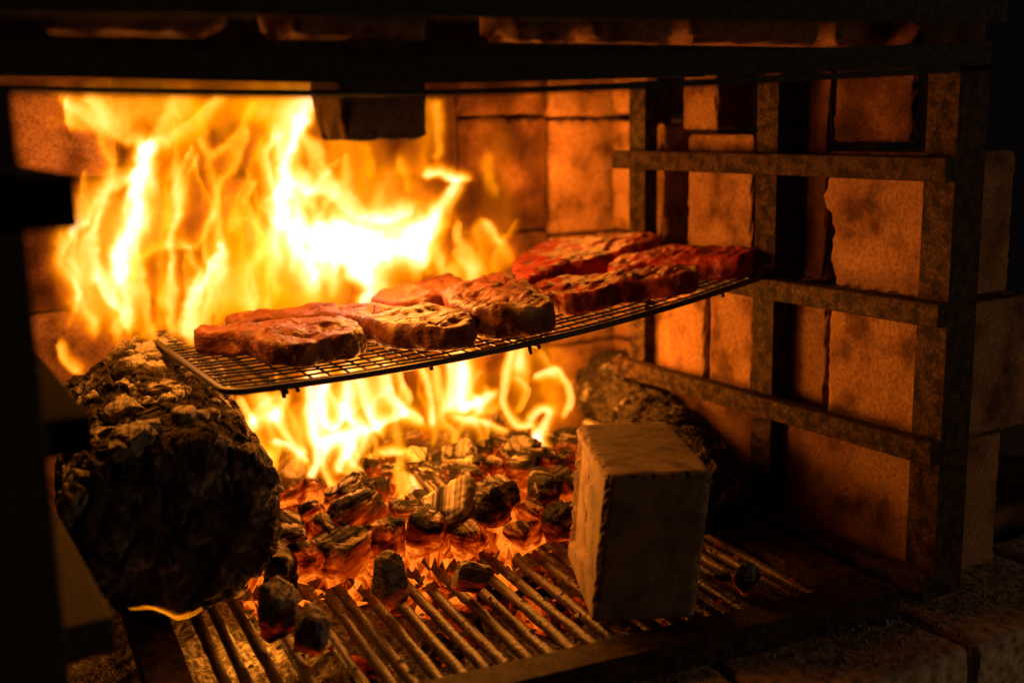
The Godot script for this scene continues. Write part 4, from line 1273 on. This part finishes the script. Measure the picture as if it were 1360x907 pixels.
	b.append([0.72, -89.3, PackedFloat32Array([38.4, 37.8, 2.32, 39.6, 35.2, 1.95])])
	b.append([0.58, -89.4, PackedFloat32Array([43.1, 35.7, 1.72, 42.0, 33.5, 1.32])])
	b.append([1.16, -89.9, PackedFloat32Array([32.3, 40.9, 1.62, 34.3, 41.5, 1.51])])
	b.append([2.90, -89.7, PackedFloat32Array([37.6, 31.6, 1.04, 41.6, 30.3, 1.20])])
	b.append([1.19, -90.5, PackedFloat32Array([32.8, 28.8, 0.19, 32.6, 31.0, 0.58, 32.7, 33.1, 0.46, 33.3, 35.2, 0.41, 34.2, 37.3, 0.43, 35.0, 39.4, 0.18])])
	b.append([0.60, -89.5, PackedFloat32Array([33.9, 28.2, 0.32, 33.8, 30.8, 0.53, 34.6, 33.3, 0.39, 35.8, 35.8, 0.59, 35.9, 38.3, 0.34, 34.4, 40.8, 0.15])])
	b.append([0.68, -89.9, PackedFloat32Array([36.9, 28.9, 0.26, 37.7, 30.5, 0.59, 38.1, 32.2, 0.55, 36.9, 33.9, 0.66, 36.5, 35.5, 0.41, 38.3, 37.1, 0.13])])
	b.append([1.25, -90.3, PackedFloat32Array([32.6, 26.4, 0.25, 32.5, 29.0, 0.43, 33.0, 31.5, 0.59, 33.8, 34.0, 0.53, 34.0, 36.5, 0.41, 33.3, 39.0, 0.20])])
	b.append([0.79, -90.7, PackedFloat32Array([37.8, 25.8, 0.36, 37.9, 28.1, 0.52, 36.8, 30.6, 0.65, 37.0, 32.9, 0.41, 39.0, 35.1, 0.41, 39.1, 37.4, 0.19])])
	b.append([0.61, -89.4, PackedFloat32Array([31.7, 27.2, 0.21, 32.2, 28.9, 0.41, 32.0, 30.6, 0.65, 31.1, 32.3, 0.61, 30.6, 34.0, 0.22, 31.3, 35.6, 0.19])])
	b.append([1.02, -89.2, PackedFloat32Array([35.9, 29.8, 0.24, 36.5, 31.1, 0.35, 36.2, 32.4, 0.60, 35.3, 33.7, 0.34, 36.1, 34.9, 0.26, 37.5, 36.1, 0.17])])
	b.append([1.03, -90.7, PackedFloat32Array([33.2, 31.5, 0.25, 32.6, 32.5, 0.46, 31.9, 33.5, 0.56, 33.1, 34.4, 0.55, 34.5, 35.3, 0.35, 33.2, 36.3, 0.19])])
	flame("flame", b, "great white-hot flame with a curled right arm behind the middle of the rack", 0.2, 15, 0.9)
	b = [] # low_flame_tongues
	b.append([0.99, -93.5, PackedFloat32Array([49.9, 41.4, 0.45, 49.9, 38.7, 0.45, 49.8, 36.9, 0.39])])
	b.append([0.88, -94.1, PackedFloat32Array([46.2, 36.5, 0.45, 46.5, 35.3, 0.45, 47.0, 34.1, 0.45])])
	b.append([0.66, -94.6, PackedFloat32Array([43.5, 37.5, 0.38, 43.7, 35.8, 0.38])])
	b.append([0.50, -94.3, PackedFloat32Array([49.4, 41.7, 0.84, 48.8, 36.0, 0.84])])
	b.append([0.55, -93.6, PackedFloat32Array([55.2, 36.2, 0.47, 55.4, 35.0, 0.53, 55.8, 33.8, 0.47])])
	b.append([1.98, -93.4, PackedFloat32Array([54.9, 30.5, 0.34, 55.5, 29.6, 0.40, 56.2, 28.7, 0.34])])
	b.append([1.10, -94.7, PackedFloat32Array([51.9, 30.1, 0.47, 52.3, 28.5, 0.60, 52.7, 26.7, 0.81])])
	b.append([0.77, -93.8, PackedFloat32Array([53.8, 29.7, 0.60, 54.5, 26.4, 0.81])])
	b.append([0.88, -94.7, PackedFloat32Array([49.1, 28.7, 0.79, 50.7, 26.1, 0.94])])
	b.append([0.66, -93.7, PackedFloat32Array([56.7, 29.0, 0.54, 57.2, 27.9, 0.61, 57.5, 26.8, 0.62])])
	b.append([0.88, -94.3, PackedFloat32Array([51.4, 26.1, 1.07, 54.2, 25.7, 1.09])])
	b.append([0.18, -93.4, PackedFloat32Array([56.8, 37.9, 2.00, 57.0, 33.6, 2.29, 56.7, 29.4, 2.03])])  # faint wide glow put in as haze, not a tongue
	b.append([0.45, -93.2, PackedFloat32Array([50.1, 26.2, 0.32, 50.2, 27.1, 0.52, 50.0, 28.1, 0.60, 49.5, 29.1, 0.40, 49.4, 30.1, 0.31, 50.0, 31.0, 0.15])])
	b.append([0.42, -94.0, PackedFloat32Array([48.6, 26.0, 0.21, 49.3, 26.5, 0.40, 50.2, 27.0, 0.56, 49.2, 27.6, 0.53, 47.6, 28.3, 0.36, 48.4, 28.8, 0.20])])
	b.append([0.72, -93.2, PackedFloat32Array([53.8, 24.8, 0.33, 54.0, 25.9, 0.55, 53.8, 27.0, 0.55, 53.1, 28.2, 0.43, 52.4, 29.3, 0.38, 52.2, 30.4, 0.18])])
	b.append([0.59, -94.3, PackedFloat32Array([56.2, 24.8, 0.24, 55.9, 26.0, 0.55, 55.9, 27.1, 0.41, 56.6, 28.2, 0.37, 57.5, 29.2, 0.34, 58.0, 30.3, 0.16])])
	b.append([0.73, -94.7, PackedFloat32Array([53.3, 25.3, 0.28, 53.4, 25.9, 0.41, 53.1, 26.4, 0.50, 52.3, 27.1, 0.55, 51.9, 27.7, 0.28, 52.3, 28.2, 0.18])])
	b.append([0.75, -93.8, PackedFloat32Array([48.5, 26.3, 0.23, 48.6, 27.4, 0.37, 49.3, 28.4, 0.51, 50.2, 29.4, 0.36, 50.2, 30.5, 0.34, 49.2, 31.7, 0.21])])
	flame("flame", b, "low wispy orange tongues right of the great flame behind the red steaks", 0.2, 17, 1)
	b = [] # back_flames
	b.append([0.21, -100.4, PackedFloat32Array([21.1, 31.9, 2.87, 21.7, 24.1, 2.68])])
	b.append([0.32, -99.7, PackedFloat32Array([28.3, 37.9, 3.66, 29.0, 29.5, 3.98])])
	b.append([0.38, -98.9, PackedFloat32Array([37.5, 39.0, 3.80, 36.9, 28.9, 3.54])])
	b.append([0.32, -98.1, PackedFloat32Array([43.7, 39.5, 3.24, 45.0, 34.7, 2.90])])
	b.append([0.32, -99.9, PackedFloat32Array([34.5, 41.0, 3.76, 26.0, 41.1, 3.00])])
	b.append([0.46, -100.3, PackedFloat32Array([31.5, 23.8, 3.84, 40.1, 23.6, 3.34])])
	b.append([0.32, -97.0, PackedFloat32Array([49.5, 23.8, 3.06, 57.1, 25.4, 2.25])])
	b.append([0.23, -99.2, PackedFloat32Array([18.4, 24.0, 1.78, 24.4, 22.7, 2.45])])
	b.append([0.12, -96.7, PackedFloat32Array([50.7, 39.4, 1.99, 49.7, 33.1, 2.00])])
	b.append([0.34, -96.9, PackedFloat32Array([35.4, 14.9, 3.87, 49.1, 12.8, 4.14, 63.0, 12.3, 3.68])])
	b.append([-0.36, -99.0, PackedFloat32Array([23.8, 40.2, 0.77, 24.3, 39.8, 0.77])])
	b.append([-0.36, -98.7, PackedFloat32Array([30.9, 39.6, 0.67, 31.0, 39.0, 0.67])])
	b.append([-0.36, -98.4, PackedFloat32Array([33.7, 34.2, 0.62, 33.2, 32.9, 0.62])])
	b.append([-0.38, -97.9, PackedFloat32Array([32.0, 32.7, 0.74, 31.6, 31.4, 0.74])])
	b.append([-0.29, -98.1, PackedFloat32Array([26.3, 34.1, 1.32, 28.8, 31.6, 1.46])])
	b.append([-0.29, -98.3, PackedFloat32Array([25.3, 35.2, 0.83, 25.8, 32.4, 0.72])])
	b.append([-0.34, -98.0, PackedFloat32Array([19.8, 27.5, 0.53, 19.9, 26.4, 0.53])])
	b.append([-0.34, -96.7, PackedFloat32Array([24.5, 25.0, 0.66, 24.9, 24.2, 0.66])])
	b.append([-0.25, -98.5, PackedFloat32Array([46.1, 38.1, 1.32, 47.6, 37.0, 1.20])])
	b.append([-0.36, -98.8, PackedFloat32Array([45.7, 34.4, 0.66, 48.0, 34.1, 0.81])])
	b.append([-0.32, -97.6, PackedFloat32Array([34.8, 33.2, 0.50, 35.3, 30.8, 0.57])])
	b.append([-0.25, -99.5, PackedFloat32Array([17.5, 33.4, 1.04, 16.6, 26.0, 1.05])])
	flame("flame", b, "wide dim orange curtain of fire before the back wall", 0.35, 19, 1.3)
	b = [] # under_flame
	b.append([4.32, -87.3, PackedFloat32Array([33.9, 19.6, 0.90, 34.1, 18.0, 0.96, 34.0, 15.0, 0.84, 34.3, 13.6, 0.52, 34.1, 12.1, 0.33, 33.6, 11.3, 0.26])])
	b.append([2.56, -86.2, PackedFloat32Array([31.2, 18.4, 0.38, 30.8, 16.5, 0.38, 31.4, 14.9, 0.32, 32.8, 13.4, 0.32])])
	b.append([3.24, -87.0, PackedFloat32Array([30.7, 14.6, 0.25, 31.5, 14.3, 0.25, 32.4, 13.5, 0.26, 33.2, 12.8, 0.26])])
	b.append([2.43, -86.9, PackedFloat32Array([28.2, 18.4, 0.37, 29.0, 16.9, 0.37])])
	b.append([2.70, -87.8, PackedFloat32Array([30.2, 18.4, 0.69, 30.6, 17.4, 0.70])])
	b.append([1.76, -87.1, PackedFloat32Array([28.9, 16.8, 0.50, 31.0, 16.9, 0.51])])
	b.append([3.78, -86.9, PackedFloat32Array([37.2, 19.9, 0.71, 37.1, 18.3, 0.72, 37.0, 16.0, 0.65, 37.8, 14.9, 0.53])])
	b.append([3.24, -87.8, PackedFloat32Array([38.4, 18.9, 0.59, 39.3, 15.8, 0.60, 40.0, 14.2, 0.47])])
	b.append([3.24, -86.8, PackedFloat32Array([35.2, 19.2, 0.39, 34.8, 17.7, 0.32, 34.8, 16.0, 0.32, 35.4, 15.0, 0.39, 36.3, 15.3, 0.33, 36.8, 16.7, 0.33])])
	b.append([4.32, -86.8, PackedFloat32Array([35.4, 14.3, 0.58, 36.9, 14.2, 0.85, 38.0, 14.3, 0.59])])
	b.append([3.24, -87.7, PackedFloat32Array([37.1, 13.2, 0.46, 36.8, 12.3, 0.33, 36.3, 11.1, 0.26])])
	b.append([2.03, -86.8, PackedFloat32Array([36.8, 12.8, 0.26, 37.4, 11.5, 0.26, 38.1, 10.7, 0.27])])
	b.append([2.70, -87.1, PackedFloat32Array([38.5, 14.3, 0.33, 40.2, 14.4, 0.33, 42.2, 15.2, 0.34])])
	b.append([2.03, -86.7, PackedFloat32Array([38.4, 14.0, 0.33, 38.3, 13.1, 0.33, 37.6, 12.4, 0.33])])
	b.append([2.16, -87.2, PackedFloat32Array([35.1, 13.8, 0.26, 34.7, 12.4, 0.26, 35.0, 10.8, 0.26, 35.5, 9.5, 0.26])])
	b.append([3.51, -86.7, PackedFloat32Array([40.5, 19.8, 0.59, 40.8, 18.1, 0.53, 41.4, 16.6, 0.47, 42.6, 15.5, 0.47, 43.7, 14.6, 0.41])])
	b.append([2.70, -86.6, PackedFloat32Array([41.7, 19.7, 0.40, 42.1, 18.3, 0.33, 42.7, 16.6, 0.34])])
	b.append([0.74, -87.8, PackedFloat32Array([32.9, 15.8, 1.93, 36.0, 17.3, 2.35, 40.1, 16.7, 2.27])])
	b.append([0.41, -87.7, PackedFloat32Array([33.0, 12.6, 1.04, 35.7, 11.8, 1.19, 39.2, 11.5, 0.94])])
	b.append([0.47, -86.7, PackedFloat32Array([29.3, 14.7, 1.00, 29.0, 16.0, 0.87])])
	b.append([1.05, -86.3, PackedFloat32Array([36.7, 11.0, 0.14, 37.5, 12.0, 0.32, 37.4, 13.1, 0.46, 36.1, 14.5, 0.37, 36.2, 15.6, 0.26, 38.3, 16.4, 0.10])])
	b.append([0.78, -87.4, PackedFloat32Array([32.5, 12.0, 0.22, 32.8, 13.2, 0.36, 33.0, 14.4, 0.31, 32.8, 15.6, 0.39, 32.2, 17.0, 0.18, 32.0, 18.2, 0.13])])
	b.append([1.23, -87.1, PackedFloat32Array([29.7, 11.7, 0.16, 29.6, 13.5, 0.39, 28.5, 15.4, 0.37, 28.9, 17.1, 0.36, 30.8, 18.5, 0.18, 31.0, 20.2, 0.14])])
	b.append([0.93, -86.9, PackedFloat32Array([42.0, 9.5, 0.15, 41.9, 11.3, 0.30, 41.6, 13.1, 0.41, 41.4, 14.9, 0.26, 41.7, 16.6, 0.25, 42.3, 18.3, 0.12])])
	b.append([0.97, -87.3, PackedFloat32Array([40.0, 10.8, 0.24, 39.6, 12.4, 0.25, 39.2, 14.0, 0.43, 39.3, 15.5, 0.41, 40.0, 16.9, 0.17, 41.2, 18.3, 0.14])])
	b.append([1.30, -87.2, PackedFloat32Array([37.2, 12.6, 0.21, 37.5, 14.1, 0.40, 37.2, 15.7, 0.46, 36.2, 17.3, 0.31, 35.5, 18.9, 0.20, 35.9, 20.4, 0.12])])
	b.append([1.12, -87.3, PackedFloat32Array([30.5, 11.8, 0.14, 30.8, 12.9, 0.29, 31.0, 14.0, 0.39, 30.6, 15.1, 0.40, 30.4, 16.2, 0.20, 31.2, 17.2, 0.14])])
	flame("flame", b, "white and yellow flame below the left half of the wire rack", 0.14, 21, 0.55)
	b = [] # curling_flame
	b.append([3.75, -87.2, PackedFloat32Array([47.0, 19.2, 0.74, 47.2, 17.4, 0.97, 46.9, 15.5, 0.80])])
	b.append([3.50, -86.8, PackedFloat32Array([48.2, 19.8, 0.51, 48.1, 17.8, 0.68, 47.9, 15.7, 0.63])])
	b.append([2.25, -87.3, PackedFloat32Array([45.7, 18.7, 0.51, 46.1, 16.6, 0.51, 46.4, 14.8, 0.46])])
	b.append([2.75, -87.2, PackedFloat32Array([44.4, 18.9, 0.28, 44.9, 17.5, 0.28, 45.1, 15.7, 0.28, 45.1, 14.0, 0.23])])
	b.append([3.50, -86.6, PackedFloat32Array([47.9, 15.1, 0.40, 49.5, 15.3, 0.40, 50.8, 15.9, 0.40])])
	b.append([2.50, -87.8, PackedFloat32Array([47.9, 14.0, 0.35, 50.1, 13.3, 0.35, 53.0, 12.0, 0.30])])
	b.append([1.38, -86.9, PackedFloat32Array([50.0, 14.4, 0.52, 51.2, 14.2, 0.52])])
	b.append([3.00, -86.6, PackedFloat32Array([53.1, 19.8, 0.52, 52.5, 18.1, 0.64, 52.1, 16.2, 0.35, 52.0, 14.8, 0.29, 52.7, 13.3, 0.29, 53.8, 12.2, 0.35, 54.9, 12.2, 0.30])])
	b.append([2.62, -87.3, PackedFloat32Array([54.6, 19.6, 0.47, 54.1, 17.9, 0.47])])
	b.append([1.12, -87.4, PackedFloat32Array([54.8, 17.8, 0.95, 55.0, 16.4, 0.71])])
	b.append([1.38, -86.5, PackedFloat32Array([54.0, 16.8, 0.29, 54.9, 15.7, 0.29, 54.4, 14.5, 0.29, 53.8, 13.9, 0.29])])
	b.append([2.88, -87.4, PackedFloat32Array([56.2, 16.6, 0.24, 57.5, 17.1, 0.36, 58.7, 16.9, 0.30, 59.8, 15.2, 0.30, 60.2, 13.6, 0.37, 59.3, 12.4, 0.24])])
	b.append([3.38, -87.5, PackedFloat32Array([55.5, 12.6, 0.30, 56.7, 13.2, 0.30, 57.5, 12.9, 0.30, 56.9, 11.7, 0.42, 55.9, 10.8, 0.48])])
	b.append([2.50, -87.1, PackedFloat32Array([55.7, 11.4, 0.48, 56.5, 10.1, 0.36, 57.7, 8.3, 0.30, 59.3, 6.8, 0.25])])
	b.append([0.62, -86.7, PackedFloat32Array([56.8, 15.2, 0.95, 57.6, 13.6, 0.96])])
	b.append([0.44, -87.6, PackedFloat32Array([50.5, 17.3, 1.28, 49.6, 13.2, 1.05])])
	b.append([0.38, -87.3, PackedFloat32Array([44.9, 14.1, 1.25, 47.1, 12.7, 1.15])])
	b.append([0.38, -87.3, PackedFloat32Array([55.2, 18.9, 1.42, 58.5, 18.5, 1.32])])
	b.append([0.88, -86.5, PackedFloat32Array([56.7, 18.8, 0.30, 57.5, 17.3, 0.30, 58.6, 16.1, 0.30])])
	b.append([0.96, -87.1, PackedFloat32Array([50.2, 10.8, 0.16, 50.1, 12.0, 0.33, 49.7, 13.2, 0.31, 49.8, 14.3, 0.34, 50.4, 15.3, 0.17, 50.8, 16.4, 0.13])])
	b.append([1.00, -86.4, PackedFloat32Array([47.1, 12.1, 0.14, 47.1, 13.0, 0.33, 46.2, 13.9, 0.36, 46.0, 14.8, 0.35, 47.4, 15.4, 0.18, 48.2, 16.2, 0.09])])
	b.append([1.07, -87.5, PackedFloat32Array([50.8, 11.4, 0.20, 51.0, 12.7, 0.30, 50.4, 14.0, 0.29, 49.5, 15.4, 0.33, 49.2, 16.6, 0.18, 50.2, 17.7, 0.13])])
	b.append([0.83, -87.3, PackedFloat32Array([47.4, 11.6, 0.15, 47.5, 12.5, 0.30, 48.3, 13.3, 0.30, 49.3, 14.0, 0.32, 49.8, 14.8, 0.16, 49.4, 15.8, 0.13])])
	b.append([0.71, -86.8, PackedFloat32Array([45.0, 12.1, 0.14, 45.2, 13.2, 0.33, 44.9, 14.4, 0.36, 44.3, 15.7, 0.22, 43.7, 16.9, 0.21, 43.9, 18.0, 0.09])])
	flame("flame", b, "flame with curling rings below the middle of the rack towards the firebrick block", 0.14, 23, 0.5)
	b = [] # small_flame
	b.append([3.08, -79.4, PackedFloat32Array([36.7, 14.4, 0.28, 37.3, 14.4, 0.34, 38.1, 14.2, 0.23])])
	b.append([1.32, -80.1, PackedFloat32Array([38.4, 13.7, 0.34, 38.1, 12.3, 0.40, 38.3, 10.8, 0.40, 39.2, 9.7, 0.35])])
	b.append([3.08, -80.4, PackedFloat32Array([39.6, 11.7, 0.29, 39.9, 11.1, 0.40, 40.2, 10.6, 0.35])])
	b.append([1.32, -80.6, PackedFloat32Array([39.9, 10.6, 0.35, 40.5, 9.7, 0.35])])
	b.append([1.32, -80.0, PackedFloat32Array([38.8, 12.2, 0.23, 39.0, 11.3, 0.23, 39.5, 10.2, 0.23])])
	flame("flame", b, "small flame hooked over the front of the ember heap", 0.12, 25, 0.4)
	b = [] # edge_flame
	b.append([2.53, -80.5, PackedFloat32Array([27.7, 15.7, 0.37, 27.8, 14.7, 0.32, 27.7, 13.9, 0.27, 27.4, 13.1, 0.21])])
	b.append([2.20, -79.5, PackedFloat32Array([27.4, 14.3, 0.21, 27.3, 13.7, 0.21])])
	flame("flame", b, "short pointed flame between the big log and the embers", 0.12, 27, 0.4)
	b = [] # under_log_flame
	b.append([1.08, -73.7, PackedFloat32Array([15.4, 8.9, 0.03, 16.5, 8.6, 0.06, 17.4, 8.1, 0.08, 18.4, 7.4, 0.09, 19.2, 7.4, 0.07, 20.0, 7.8, 0.03])])
	b.append([0.16, -74.7, PackedFloat32Array([16.3, 8.4, 0.10, 17.1, 8.2, 0.12, 17.9, 7.7, 0.14, 18.7, 7.2, 0.15, 19.4, 7.2, 0.11])])
	flame("flame", b, "thin curved rim of fire under the front end of the big log", 0.06, 29, 0.3)
	b = [] # corner_flame
	b.append([1.76, -96.9, PackedFloat32Array([16.5, 22.6, 0.35, 16.7, 21.5, 0.40, 17.4, 20.6, 0.41])])
	flame("flame", b, "small yellow flame at the far left end of the big log", 0.12, 31, 0.5)
